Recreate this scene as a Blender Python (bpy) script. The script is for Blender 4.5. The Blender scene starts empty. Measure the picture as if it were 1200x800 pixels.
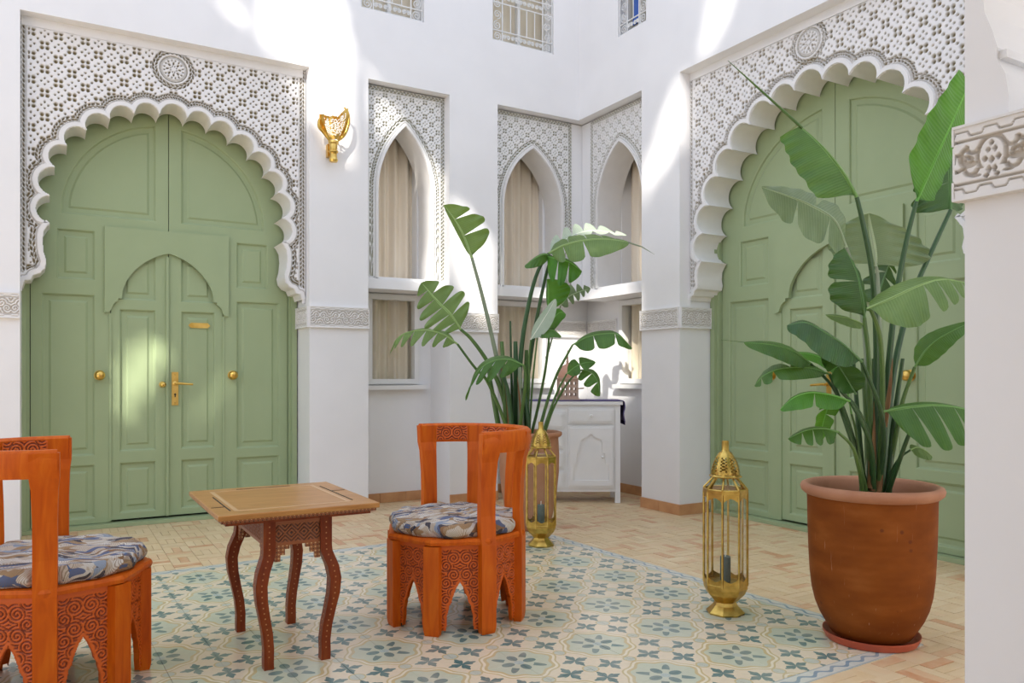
import bpy, bmesh, math, random
import numpy as np
from mathutils import Vector, Matrix
random.seed(7); np.random.seed(7)
SC = bpy.context.scene
COL = SC.collection
PI = math.pi

# ------------------------------------------------------------------ camera
CS, SN = 0.505, 0.863            # view direction in world x / y
F_PX, EYE, HOR = 920.0, 1.15, 438.0
cam_d = bpy.data.cameras.new('camera'); cam = bpy.data.objects.new('camera', cam_d); COL.objects.link(cam)
cam.location = (0, 0, EYE)
cam.rotation_euler = (PI/2, 0, -math.atan2(CS, SN))
cam_d.sensor_fit = 'HORIZONTAL'; cam_d.sensor_width = 36.0
cam_d.lens = F_PX*36.0/1200.0
cam_d.shift_y = (HOR-400)/1200.0
cam_d.clip_start = 0.02; cam_d.clip_end = 200
SC.camera = cam
# ------------------------------------------------------------------ sky, sun, exposure
SKY_STRENGTH, SUN_STRENGTH, EXPOSURE = 1.35, 7.5, -0.06
w = bpy.data.worlds.new('sky'); SC.world = w; w.use_nodes = True
bg = w.node_tree.nodes['Background']; bg.inputs[1].default_value = SKY_STRENGTH
_nt = w.node_tree; _tc = _nt.nodes.new('ShaderNodeTexCoord'); _sx = _nt.nodes.new('ShaderNodeSeparateXYZ'); _rp = _nt.nodes.new('ShaderNodeValToRGB')
_rp.color_ramp.elements[0].color = (.70, .79, 1.0, 1); _rp.color_ramp.elements[1].color = (0.92, 1.02, 1.22, 1)     # hazy bright sky
_nt.links.new(_tc.outputs['Generated'], _sx.inputs[0]); _nt.links.new(_sx.outputs[2], _rp.inputs[0]); _nt.links.new(_rp.outputs[0], bg.inputs[0])
SUN_DIR = Vector((0.53, 0.60, -0.58)).normalized()
sl = bpy.data.lights.new('sun', 'SUN'); sl.energy = SUN_STRENGTH; sl.angle = math.radians(0.4); sl.color = (1.0, 0.95, 0.88)
so = bpy.data.objects.new('sun', sl); COL.objects.link(so); so.location = (-3, -4, 9)
so.rotation_euler = SUN_DIR.to_track_quat('-Z', 'Y').to_euler()
SC.view_settings.view_transform = 'Standard'; SC.view_settings.look = 'None'
SC.view_settings.exposure = EXPOSURE; SC.view_settings.gamma = 1; SC.view_settings.use_curve_mapping = False

# ------------------------------------------------------------------ helpers
def ray(x, y):
    l = (x-600)/F_PX
    return Vector((CS+SN*l, SN-CS*l, (HOR-y)/F_PX))
def pD(x, y, D):
    r = ray(x, y)*D; return Vector((r.x, r.y, r.z+EYE))
def at_v(x, y, v):
    r = ray(x, y); r = r*(v/r.y); return (r.x, r.z+EYE)
def at_u(x, y, u):
    r = ray(x, y); r = r*(u/r.x); return (r.y, r.z+EYE)

class MB:
    """collects shapes into one mesh"""
    def __init__(s): s.v = []; s.f = []
    def add(s, vs, fs):
        n = len(s.v); s.v += [tuple(p) for p in vs]; s.f += [tuple(i+n for i in f) for f in fs]; return s
    def box(s, x0, x1, y0, y1, z0, z1, M=None):
        vs = [(x0,y0,z0),(x1,y0,z0),(x1,y1,z0),(x0,y1,z0),(x0,y0,z1),(x1,y0,z1),(x1,y1,z1),(x0,y1,z1)]
        if M: vs = [tuple(M @ Vector(p)) for p in vs]
        return s.add(vs, [(0,3,2,1),(4,5,6,7),(0,1,5,4),(1,2,6,5),(2,3,7,6),(3,0,4,7)])
    def prism(s, poly, y0, y1, M=None):
        """poly in x,z extruded along y (y0 is the front)"""
        n = len(poly)
        vs = [(x, y0, z) for x, z in poly]+[(x, y1, z) for x, z in poly]
        if M: vs = [tuple(M @ Vector(p)) for p in vs]
        fs = [tuple(range(n)), tuple(range(2*n-1, n-1, -1))]+[(i, i+n, (i+1) % n+n, (i+1) % n) for i in range(n)]
        return s.add(vs, fs)
    def lathe(s, prof, n=32, M=None, cap=True, sharp=False, ph=0):
        vs = []; fs = []
        for r, z in prof:
            for k in range(n):
                a = ph+2*PI*k/n; vs.append((r*math.cos(a), r*math.sin(a), z))
        for i in range(len(prof)-1):
            for k in range(n):
                k2 = (k+1) % n; fs.append((i*n+k, i*n+k2, (i+1)*n+k2, (i+1)*n+k))
        if cap:
            fs.append(tuple(range(n-1, -1, -1))); fs.append(tuple((len(prof)-1)*n+k for k in range(n)))
        if M: vs = [tuple(M @ Vector(p)) for p in vs]
        return s.add(vs, fs)
    def tube(s, pts, r, n=8, cap=True, flat=1.0):
        pts = [Vector(p) for p in pts]; m = len(pts)
        rr = r if isinstance(r, (list, tuple)) else [r]*m
        vs = []; fs = []; up = None
        for i, p in enumerate(pts):
            t = (pts[min(i+1, m-1)]-pts[max(i-1, 0)])
            if t.length < 1e-9: t = Vector((0, 0, 1))
            t.normalize()
            if up is None: up = Vector((0, 0, 1)) if abs(t.z) < .9 else Vector((1, 0, 0))
            a = t.cross(up).normalized(); b = a.cross(t).normalized(); up = b
            for k in range(n):
                an = 2*PI*k/n; vs.append(tuple(p+a*(rr[i]*math.cos(an))+b*(rr[i]*flat*math.sin(an))))
        for i in range(m-1):
            for k in range(n):
                k2 = (k+1) % n; fs.append((i*n+k, i*n+k2, (i+1)*n+k2, (i+1)*n+k))
        if cap: fs += [tuple(range(n-1, -1, -1)), tuple((m-1)*n+k for k in range(n))]
        return s.add(vs, fs)
    def mesh(s, name, mat=None, smooth=False, angle=35):
        me = bpy.data.meshes.new(name); me.from_pydata(s.v, [], s.f); me.update()
        if mat: me.materials.append(mat)
        if smooth:
            me.shade_smooth(); me.set_sharp_from_angle(angle=math.radians(angle))
        return me
    def build(s, name, mat, parent=None, smooth=False, angle=35):
        return link(name, s.mesh(name, mat, smooth, angle), parent)
def link(name, me, parent=None, loc=None, rot=None):
    o = bpy.data.objects.new(name, me); COL.objects.link(o)
    if parent: o.parent = parent
    if loc is not None: o.location = loc
    if rot is not None: o.rotation_euler = rot
    return o
def thing(name, label, cat, loc=(0,0,0), rz=0, group=None):
    o = bpy.data.objects.new(name, None); COL.objects.link(o); o.empty_display_size = .1
    o.location = loc; o.rotation_euler = (0, 0, rz)
    if label: o['label'] = label; o['category'] = cat
    if group: o['group'] = group
    return o
def tag(o, label, cat, group=None):
    o['label'] = label; o['category'] = cat
    if group: o['group'] = group
    return o
def struct(o): o['kind'] = 'structure'; return o
def stuff(o): o['kind'] = 'stuff'; return o
def sempty(name, label, loc=(0,0,0), rz=0):
    o = thing(name, None, None, loc, rz); o['label'] = label; o['kind'] = 'structure'; o['category'] = name.split('_')[0]; return o

def smooth(pts, n):
    """Catmull-Rom through 3-D points"""
    P = [Vector(p) for p in pts]; P = [P[0]*2-P[1]]+P+[P[-1]*2-P[-2]]
    out = []; m_ = len(P)-3
    for i in range(n+1):
        t = i/n*m_; k = min(int(t), m_-1); f = t-k; a, b, c, d = P[k:k+4]
        out.append(.5*((2*b)+(c-a)*f+(2*a-5*b+4*c-d)*f*f+(3*b-a-3*c+d)*f**3))
    return out

# ------------------------------------------------------------------ materials
class X:
    """tiny expression builder over shader math nodes"""
    nt = None
    def __init__(s, sock): s.s = sock
    @staticmethod
    def m(op, *a):
        n = X.nt.nodes.new('ShaderNodeMath'); n.operation = op
        for i, q in enumerate(a):
            if isinstance(q, X): X.nt.links.new(q.s, n.inputs[i])
            else: n.inputs[i].default_value = q
        return X(n.outputs[0])
    def __add__(s, o): return X.m('ADD', s, o)
    __radd__ = __add__
    def __sub__(s, o): return X.m('SUBTRACT', s, o)
    def __rsub__(s, o): return X.m('SUBTRACT', o, s)
    def __mul__(s, o): return X.m('MULTIPLY', s, o)
    __rmul__ = __mul__
    def __truediv__(s, o): return X.m('DIVIDE', s, o)
    def __gt__(s, o): return X.m('GREATER_THAN', s, o)
    def __lt__(s, o): return X.m('LESS_THAN', s, o)
def xm(op, *a): return X.m(op, *a)

def newmat(name, col=(.8,.8,.8), rough=.6, metal=0, spec=.5):
    m = bpy.data.materials.new(name); m.use_nodes = True
    b = m.node_tree.nodes['Principled BSDF']
    b.inputs['Base Color'].default_value = (*col, 1); b.inputs['Roughness'].default_value = rough
    b.inputs['Metallic'].default_value = metal; b.inputs['Specular IOR Level'].default_value = spec
    m.diffuse_color = (*col, 1)
    return m, m.node_tree, b
def tex(nt, kind, scale=None, vec=None, **kw):
    n = nt.nodes.new(kind)
    if scale is not None: n.inputs['Scale'].default_value = scale
    for k, q in kw.items():
        if k in n.inputs: n.inputs[k].default_value = q
        else: setattr(n, k, q)
    if vec is not None: nt.links.new(vec, n.inputs['Vector'])
    return n
def coords(nt, kind='Object', scale=(1,1,1), rot=(0,0,0), loc=(0,0,0)):
    t = nt.nodes.new('ShaderNodeTexCoord'); mp = nt.nodes.new('ShaderNodeMapping')
    mp.inputs['Scale'].default_value = scale; mp.inputs['Rotation'].default_value = rot; mp.inputs['Location'].default_value = loc
    nt.links.new(t.outputs[kind], mp.inputs[0]); return mp.outputs[0]
def ramp(nt, fac, stops, interp='LINEAR'):
    r = nt.nodes.new('ShaderNodeValToRGB'); r.color_ramp.interpolation = interp
    e = r.color_ramp.elements
    while len(e) < len(stops): e.new(.5)
    for k, (p, c) in enumerate(stops): e[k].position = p; e[k].color = (*c, 1)
    nt.links.new(fac, r.inputs[0]); return r.outputs[0]
def mix(nt, fac, a, b, mode='MIX'):
    n = nt.nodes.new('ShaderNodeMix'); n.data_type = 'RGBA'; n.blend_type = mode
    for sock, q in ((n.inputs[0], fac), (n.inputs[6], a), (n.inputs[7], b)):
        if isinstance(q, X): q = q.s
        if isinstance(q, (int, float)): sock.default_value = q
        elif isinstance(q, tuple): sock.default_value = (*q, 1)
        else: nt.links.new(q, sock)
    return n.outputs[2]
def bump(nt, b, h, strength=.3, dist=.01):
    n = nt.nodes.new('ShaderNodeBump'); n.inputs['Strength'].default_value = strength; n.inputs['Distance'].default_value = dist
    nt.links.new(h.s if isinstance(h, X) else h, n.inputs['Height']); nt.links.new(n.outputs[0], b.inputs['Normal'])

def noisy(name, c1, c2, scale, rough=.6, bstr=.15, bdist=.003, metal=0, stretch=(1,1,1), detail=4, spec=.5):
    m, nt, b = newmat(name, c1, rough, metal, spec)
    n = tex(nt, 'ShaderNodeTexNoise', scale, coords(nt, 'Object', stretch), Detail=detail)
    nt.links.new(ramp(nt, n.outputs['Fac'], [(.3, c1), (.7, c2)]), b.inputs['Base Color'])
    if bstr: bump(nt, b, n.outputs['Fac'], bstr, bdist)
    return m
M_PLASTER = noisy('white_plaster', (.83,.82,.81), (.87,.86,.85), 2.5, .75, .08, .004)
M_CARVE_W = noisy('carved_white', (.80,.785,.76), (.84,.825,.80), 8, .8, .1, .002)
M_GREEN = noisy('sage_green_paint', (.345,.425,.235), (.365,.445,.25), 3, .42, .05, .001, spec=.3)
M_WHITEWOOD = noisy('white_painted_wood', (.80,.79,.76), (.84,.83,.80), 6, .45, .04, .001)
M_BRASS = noisy('brass', (.80,.55,.16), (.62,.38,.08), 14, .28, .05, .0005, metal=1)
M_BRASS_OLD = noisy('aged_brass', (.72,.50,.13), (.42,.27,.06), 22, .34, .1, .0008, metal=1)
M_DARK = newmat('dark_gap', (.03,.035,.025), .9)[0]
M_IRON = newmat('white_iron', (.78,.78,.76), .5)[0]
M_SOIL = noisy('soil', (.09,.05,.025), (.20,.12,.06), 60, .95, .8, .01)
M_SKIRT = noisy('terracotta_skirting', (.50,.24,.10), (.62,.33,.15), 9, .5, .1, .001)
M_CLOTH = noisy('purple_cloth', (.10,.08,.20), (.17,.14,.30), 90, .95, .4, .002)
M_CLOTH_D = noisy('dark_fringe', (.035,.025,.07), (.07,.05,.12), 150, .95, .5, .002)
M_CLAY = noisy('pale_clay', (.50,.34,.25), (.60,.43,.33), 12, .85, .2, .002)
M_CANDLE = newmat('candle_wax', (.10,.14,.13), .55)[0]
M_WICK = newmat('wick', (.85,.84,.8), .8)[0]
M_STONE = noisy('pebble', (.42,.33,.2), (.6,.5,.36), 20, .8)

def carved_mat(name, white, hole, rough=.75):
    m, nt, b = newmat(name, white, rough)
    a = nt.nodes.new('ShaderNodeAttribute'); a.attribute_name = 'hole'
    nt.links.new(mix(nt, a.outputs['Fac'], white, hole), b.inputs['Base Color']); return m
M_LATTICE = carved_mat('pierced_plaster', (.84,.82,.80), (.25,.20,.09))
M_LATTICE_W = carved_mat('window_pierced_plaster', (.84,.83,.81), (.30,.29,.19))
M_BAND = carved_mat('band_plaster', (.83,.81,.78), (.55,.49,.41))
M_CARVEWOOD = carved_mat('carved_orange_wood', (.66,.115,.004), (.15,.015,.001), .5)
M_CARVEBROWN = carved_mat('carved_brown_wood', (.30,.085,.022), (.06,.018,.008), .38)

def wood(name, c1, c2, c3, rough=.3, axis='Z', scale=6):
    m, nt, b = newmat(name, c1, rough)
    st = {'Z': (5,5,.6), 'X': (.6,5,5), 'Y': (5,.6,5)}[axis]
    v = coords(nt, 'Object', st)
    n = tex(nt, 'ShaderNodeTexNoise', scale, v, Detail=6, Distortion=1.2)
    wv = tex(nt, 'ShaderNodeTexNoise', scale*.35, v, Detail=3, Distortion=3)
    k = X.m
    X.nt = nt
    f = X(n.outputs['Fac'])*.65+X(wv.outputs['Fac'])*.35
    nt.links.new(ramp(nt, f.s, [(.25, c1), (.5, c2), (.78, c3)]), b.inputs['Base Color'])
    bump(nt, b, f, .05, .0006); b.inputs['Specular IOR Level'].default_value = .22
    return m
M_ORANGE = wood('orange_varnished_wood', (.44,.060,.002), (.60,.108,.003), (.72,.18,.008), .45)
M_BROWN = wood('red_brown_wood', (.11,.016,.004), (.20,.035,.007), (.30,.075,.015), .36)
M_TABLETOP = wood('honey_wood', (.33,.135,.035), (.47,.22,.065), (.60,.32,.11), .30, 'X', 7)

def inlay_mat():
    m, nt, b = newmat('inlaid_wood', (.3,.1,.03), .35); X.nt = nt
    v = coords(nt, 'Object'); s = nt.nodes.new('ShaderNodeSeparateXYZ'); nt.links.new(v, s.inputs[0])
    a = (X(s.outputs[0])+X(s.outputs[1]))*62; z = X(s.outputs[2])*62
    f = (xm('ABSOLUTE', xm('FRACT', a)-.5)+xm('ABSOLUTE', xm('FRACT', z)-.5))
    c = mix(nt, f < .25, (.28,.085,.025), (.62,.40,.18)); c = mix(nt, f > .8, c, (.05,.02,.01))
    nt.links.new(c, b.inputs['Base Color']); return m
M_INLAY = inlay_mat()

def terracotta():
    m, nt, b = newmat('terracotta', (.3,.1,.03), .65, 0, .15)
    v = coords(nt, 'Object', (1,1,2.5))
    n = tex(nt, 'ShaderNodeTexNoise', 4, v, Detail=6)
    c = ramp(nt, n.outputs['Fac'], [(.3, (.17,.040,.004)), (.55, (.235,.062,.007)), (.8, (.33,.105,.02))])
    n2 = tex(nt, 'ShaderNodeTexNoise', 16, coords(nt, 'Object', (6,6,.35)), Detail=3)
    c = mix(nt, ramp(nt, n2.outputs['Fac'], [(.69, (0,0,0)), (.76, (.35,.35,.35))]), c, (.62,.42,.25))
    vo = tex(nt, 'ShaderNodeTexVoronoi', 9, coords(nt, 'Object'))
    c = mix(nt, ramp(nt, vo.outputs['Distance'], [(.05, (.8,.8,.8)), (.09, (0,0,0))]), c, (.13,.035,.01))
    nt.links.new(c, b.inputs['Base Color'])
    wv = tex(nt, 'ShaderNodeTexWave', 9, coords(nt, 'Object'), bands_direction='Z', Distortion=1.0)
    bump(nt, b, wv.outputs['Fac'], .12, .003); return m
M_TERRA = terracotta()
M_SAUCER = noisy('red_saucer_clay', (.42,.07,.03), (.50,.11,.045), 8, .4)
M_RIM = noisy('pot_rim_clay', (.40,.17,.085), (.50,.24,.13), 7, .7)

def leafmat(name, c1, c2, c3, rough=.35, trans=.35):
    m, nt, b = newmat(name, c2, rough)
    a = nt.nodes.new('ShaderNodeAttribute'); a.attribute_name = 'lt'
    s = nt.nodes.new('ShaderNodeSeparateXYZ'); nt.links.new(a.outputs['Vector'], s.inputs[0]); X.nt = nt
    t, k = X(s.outputs[0]), X(s.outputs[1])
    vein = xm('SINE', t*230+k*14)
    n = tex(nt, 'ShaderNodeTexNoise', 7, coords(nt, 'Object'), Detail=3)
    c = ramp(nt, n.outputs['Fac'], [(.3, c1), (.6, c2), (.85, c3)])
    c = mix(nt, (vein*.5+.5)*.32, c, c3)
    c = mix(nt, xm('LESS_THAN', k, .05), c, tuple(min(1, q*1.5+.05) for q in c3))
    nt.links.new(c, b.inputs['Base Color']); bump(nt, b, vein, .35, .002)
    tr = nt.nodes.new('ShaderNodeBsdfTranslucent'); ms = nt.nodes.new('ShaderNodeMixShader'); ms.inputs[0].default_value = trans
    nt.links.new(mix(nt, .35, c, (.35,.55,.03)), tr.inputs['Color'])
    nt.links.new(b.outputs[0], ms.inputs[1]); nt.links.new(tr.outputs[0], ms.inputs[2])
    nt.links.new(ms.outputs[0], nt.nodes['Material Output'].inputs['Surface']); return m
LM = {
 'mid': leafmat('leaf_green', (.035,.12,.015), (.065,.185,.028), (.13,.27,.06)),
 'dark': leafmat('leaf_dark', (.012,.06,.012), (.025,.10,.018), (.06,.16,.035), .3, .25),
 'bright': leafmat('leaf_bright', (.035,.17,.015), (.065,.26,.02), (.13,.35,.05), .32, .4),
 'grey': leafmat('leaf_greyish', (.17,.24,.13), (.23,.31,.18), (.32,.39,.25), .4, .3),
 'pale': leafmat('leaf_pale', (.42,.52,.38), (.52,.60,.47), (.62,.68,.56), .4, .35),
 'olive': leafmat('leaf_olive', (.12,.21,.05), (.17,.28,.075), (.25,.36,.12), .4, .35),
}
M_STEM = noisy('petiole_green', (.055,.13,.025), (.12,.21,.05), 5, .4, .05, .001, stretch=(1,1,.3))
M_STEM_D = noisy('petiole_dark', (.02,.07,.02), (.045,.11,.03), 5, .4, .05, .001, stretch=(1,1,.3))
M_STEM_G = noisy('petiole_greyish', (.22,.27,.17), (.30,.34,.22), 5, .45, .05, .001, stretch=(1,1,.3))
M_SHEATH = noisy('dry_sheath', (.20,.07,.03), (.33,.20,.07), 7, .7, .3, .003, stretch=(3,3,.5))

def glassmat():
    m = bpy.data.materials.new('clear_glass'); m.use_nodes = True; nt = m.node_tree; nt.nodes.clear()
    o = nt.nodes.new('ShaderNodeOutputMaterial'); t = nt.nodes.new('ShaderNodeBsdfTransparent'); g = nt.nodes.new('ShaderNodeBsdfGlossy')
    t.inputs[0].default_value = (.95,.96,.94,1); g.inputs['Roughness'].default_value = .03
    X.nt = nt; lw = nt.nodes.new('ShaderNodeLayerWeight'); ms = nt.nodes.new('ShaderNodeMixShader')
    f = xm('POWER', X(lw.outputs['Facing']), 4.0)*.75+.04
    nt.links.new(f.s, ms.inputs[0]); nt.links.new(t.outputs[0], ms.inputs[1]); nt.links.new(g.outputs[0], ms.inputs[2]); nt.links.new(ms.outputs[0], o.inputs[0])
    return m
M_GLASS = glassmat()
def curtainmat():
    m, nt, b = newmat('cream_curtain', (.72,.60,.46), .9)
    n = tex(nt, 'ShaderNodeTexNoise', 3, coords(nt, 'Object', (6,1,.4)), Detail=3)
    nt.links.new(ramp(nt, n.outputs['Fac'], [(.3, (.78,.66,.50)), (.7, (.88,.78,.63))]), b.inputs['Base Color']); return m
M_CURTAIN = curtainmat()

def fabricmat():
    m, nt, b = newmat('patterned_cushion_fabric', (.7,.6,.5), .85)
    v = coords(nt, 'Object', (1,1.0,1.0))
    d = tex(nt, 'ShaderNodeTexNoise', 5, v, Detail=2); X.nt = nt
    mv = nt.nodes.new('ShaderNodeVectorMath'); mv.operation = 'SCALE'; mv.inputs['Scale'].default_value = .22; nt.links.new(d.outputs['Color'], mv.inputs[0])
    ad = nt.nodes.new('ShaderNodeVectorMath'); ad.operation = 'ADD'; nt.links.new(v, ad.inputs[0]); nt.links.new(mv.outputs[0], ad.inputs[1])
    mp = nt.nodes.new('ShaderNodeMapping'); mp.inputs['Scale'].default_value = (13,58,34); mp.inputs['Rotation'].default_value = (0,0,.5); nt.links.new(ad.outputs[0], mp.inputs[0])
    vo = tex(nt, 'ShaderNodeTexVoronoi', 1.0, mp.outputs[0]); s = nt.nodes.new('ShaderNodeSeparateColor'); nt.links.new(vo.outputs['Color'], s.inputs[0])
    c = ramp(nt, s.outputs[0], [(0, (.52,.44,.35)), (.16, (.36,.23,.12)), (.30, (.64,.60,.53)), (.44, (.26,.13,.055)), (.54, (.58,.50,.40)), (.64, (.07,.12,.25)), (.74, (.26,.33,.42)), (.82, (.02,.03,.06)), (.91, (.66,.62,.56))], 'CONSTANT')
    wv = tex(nt, 'ShaderNodeTexWave', 60, ad.outputs[0], Distortion=2.0)
    c = mix(nt, (X(wv.outputs['Fac']) > .66)*.6, c, (.20,.12,.06))
    nt.links.new(c, b.inputs['Base Color'])
    n = tex(nt, 'ShaderNodeTexNoise', 14, v, Detail=3); bump(nt, b, n.outputs['Fac'], .8, .02); return m
M_FABRIC = fabricmat()

# carpet of cement tiles: pattern repeats over 2 x 2 tiles, laid in the frame of the carpet (object CARPET)
CARPET_ROT = math.radians(2.4); T_U, T_V = .1995, .2065
C_U0, C_V0 = 2.818, 2.325                        # a star in world coordinates
def carpet_mat(border=False):
    m, nt, b = newmat('cement_border' if border else 'cement_tile', (.7,.66,.55), .22); X.nt = nt
    g = nt.nodes.new('ShaderNodeNewGeometry'); s0 = nt.nodes.new('ShaderNodeSeparateXYZ'); nt.links.new(g.outputs['Position'], s0.inputs[0])
    dx, dy = X(s0.outputs[0])-C_U0, X(s0.outputs[1])-C_V0
    ca, sa = math.cos(CARPET_ROT), math.sin(CARPET_ROT)
    u = dx*ca+dy*sa; v = dy*ca-dx*sa
    n1 = tex(nt, 'ShaderNodeTexNoise', 6, g.outputs['Position'], Detail=5); n2 = tex(nt, 'ShaderNodeTexNoise', 45, g.outputs['Position'], Detail=3)
    if border:
        at = nt.nodes.new('ShaderNodeTexCoord'); s1 = nt.nodes.new('ShaderNodeSeparateXYZ'); nt.links.new(at.outputs['Object'], s1.inputs[0])
        bu, bv = X(s1.outputs[0]), X(s1.outputs[1])
        wl = xm('ABSOLUTE', bv-xm('SINE', bu*(2*PI/.1))*.012) < .008
        ed = xm('ABSOLUTE', bv) > .030
        c = mix(nt, wl, (.66,.65,.56), (.20,.30,.37)); c = mix(nt, ed, c, (.40,.46,.45))
    else:
        px = xm('FRACT', u*(.5/T_U)+100.5)-.5; py = xm('FRACT', v*(.5/T_V)+100.5)-.5
        ax, ay = xm('ABSOLUTE', px), xm('ABSOLUTE', py)
        def polar(x, y): return xm('SQRT', x*x+y*y), xm('ARCTAN2', y, x)
        r, th = polar(px, py)
        rb = xm('COSINE', th*8)*.022+xm('COSINE', th*4)*.012+.335
        cream, grey, tan, blue, ltan = (.80,.66,.46), (.56,.58,.42), (.60,.46,.22), (.10,.19,.18), (.84,.74,.54)
        c = mix(nt, r < rb, cream, grey)
        c = mix(nt, xm('ABSOLUTE', r-rb) < .017, c, tan); c = mix(nt, xm('ABSOLUTE', r-rb-.032) < .012, c, ltan); c = mix(nt, xm('ABSOLUTE', r-rb-.056) < .010, c, tan)
        # ovals at mid edges and at cell centres
        for ox, oy, rad in ((.5,0,.055), (0,.5,.055), (.5,.5,.070)):
            rr, _ = polar(ax-ox, ay-oy)
            c = mix(nt, rr < rad+.016, c, tan); c = mix(nt, rr < rad, c, (.55,.56,.45))
        # four clusters around each cell centre
        for ox, oy in ((.5,.255), (.255,.5)):
            rr, tt = polar(ax-ox, ay-oy)
            lob = xm('ABSOLUTE', xm('COSINE', tt*2))
            c = mix(nt, rr < .138*xm('POWER', lob, .75)*(xm('COSINE', tt*12)*.12+1), c, blue)
        # star
        sp = xm('ABSOLUTE', xm('SINE', th*2)); pt = xm('ABSOLUTE', xm('COSINE', th*2))
        c = mix(nt, (r < .28*xm('POWER', sp, 5.0))*(r > .15), c, blue)
        rp, tp = polar((ax-.125)*.8, ay*1.15); rq, tq = polar(ax*1.15, (ay-.125)*.8)
        c = mix(nt, xm('MAXIMUM', rp < .056, rq < .056), c, blue)
        c = mix(nt, r < .05, c, (.42,.50,.46))
    X.nt = nt
    c = mix(nt, X(ramp(nt, n1.outputs['Fac'], [(.35, (0,0,0)), (.7, (.28,.28,.28))])), c, (.74,.69,.56))
    c = mix(nt, X(ramp(nt, n2.outputs['Fac'], [(.3, (.15,.15,.15)), (.6, (0,0,0))])), c, (.45,.42,.33))
    nt.links.new(c, b.inputs['Base Color'])
    X.nt = nt
    nt.links.new((X(n1.outputs['Fac'])*.22+.08).s, b.inputs['Roughness']); bump(nt, b, n1.outputs['Fac'], .06, .004)
    return m
M_CARPET = carpet_mat(); M_CBORDER = carpet_mat(True)
def bejmat():
    m, nt, b = newmat('beige_brick_tile', (.6,.42,.27), .38)
    oi = nt.nodes.new('ShaderNodeAttribute'); oi.attribute_name = 'tone'
    g = nt.nodes.new('ShaderNodeNewGeometry')
    wn = nt.nodes.new('ShaderNodeTexWhiteNoise'); wn.noise_dimensions = '3D'
    # one tone per laid brick: snap the position to the brick raster
    X.nt = nt; s = nt.nodes.new('ShaderNodeSeparateXYZ'); nt.links.new(g.outputs['Position'], s.inputs[0])
    B = .156; gx = X(s.outputs[0])/B; gy = X(s.outputs[1])/B
    fx, fy = xm('FLOOR', gx), xm('FLOOR', gy); odd = xm('GREATER_THAN', xm('MODULO', xm('ABSOLUTE', fx+fy), 2), .5)
    lx, ly = xm('FLOOR', (gx-fx)*3), xm('FLOOR', (gy-fy)*3)
    k = odd*lx+(1-odd)*ly
    cb = nt.nodes.new('ShaderNodeCombineXYZ')
    for i, q in enumerate((fx, fy, k+odd*7)): nt.links.new(q.s, cb.inputs[i])
    nt.links.new(cb.outputs[0], wn.inputs['Vector'])
    c = ramp(nt, wn.outputs['Value'], [(0, (.68,.49,.27)), (.3, (.76,.56,.32)), (.55, (.72,.53,.31)), (.72, (.80,.62,.38)), (.88, (.70,.44,.24)), (.97, (.62,.30,.14))])
    n = tex(nt, 'ShaderNodeTexNoise', 20, g.outputs['Position'], Detail=5)
    c = mix(nt, X(ramp(nt, n.outputs['Fac'], [(.4, (0,0,0)), (.75, (.45,.45,.45))])), c, (.80,.64,.42))
    nt.links.new(c, b.inputs['Base Color']); bump(nt, b, n.outputs['Fac'], .1, .002); return m
M_BEJ = bejmat()
M_GROUT = noisy('floor_mortar', (.60,.44,.27), (.66,.50,.32), 12, .8)

# ------------------------------------------------------------------ relief panels
def relief(name, xs, zs, fmask, keep, depth, mat, parent, M=None, edge=None):
    """height-field panel in local x,z, front at y=0; fmask(X,Z) in 0..1 sinks the surface by depth"""
    X_, Z_ = np.meshgrid(xs, zs)
    msk = np.clip(fmask(X_, Z_), 0, 1)
    P = np.stack([X_, msk*depth, Z_], -1).reshape(-1, 3)
    nx, nz = len(xs), len(zs)
    i = np.arange(nz-1)[:, None]*nx+np.arange(nx-1)[None, :]
    q = np.stack([i, i+1, i+1+nx, i+nx], -1).reshape(-1, 4)
    if keep is not None:
        kk = keep(X_, Z_).reshape(-1)
        q = q[kk[q].any(axis=1)]
        used = np.zeros(len(P), bool); used[q.reshape(-1)] = True
        idx = np.cumsum(used)-1; P = P[used]; mm = msk.reshape(-1)[used]; q = idx[q]
    else: mm = msk.reshape(-1)
    if M is not None:
        A = np.array(M); P = P@A[:3, :3].T+A[:3, 3]
    me = bpy.data.meshes.new(name)
    me.vertices.add(len(P)); me.vertices.foreach_set('co', P.astype('f').reshape(-1))
    me.loops.add(len(q)*4); me.loops.foreach_set('vertex_index', q.astype('i').reshape(-1))
    me.polygons.add(len(q)); me.polygons.foreach_set('loop_start', np.arange(0, len(q)*4, 4, dtype='i'))
    me.update(calc_edges=True); me.validate()
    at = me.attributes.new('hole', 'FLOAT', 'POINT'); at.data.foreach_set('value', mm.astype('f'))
    me.materials.append(mat); me.shade_smooth()
    if name is None: return me
    o = link(name, me, parent); return o
def sstep(a, b, x):
    t = np.clip((x-a)/(b-a), 0, 1); return t*t*(3-2*t)
def blob(d, r, s=.25):      # 1 inside radius r
    return 1-sstep(r*(1-s), r*(1+s), d)
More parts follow.
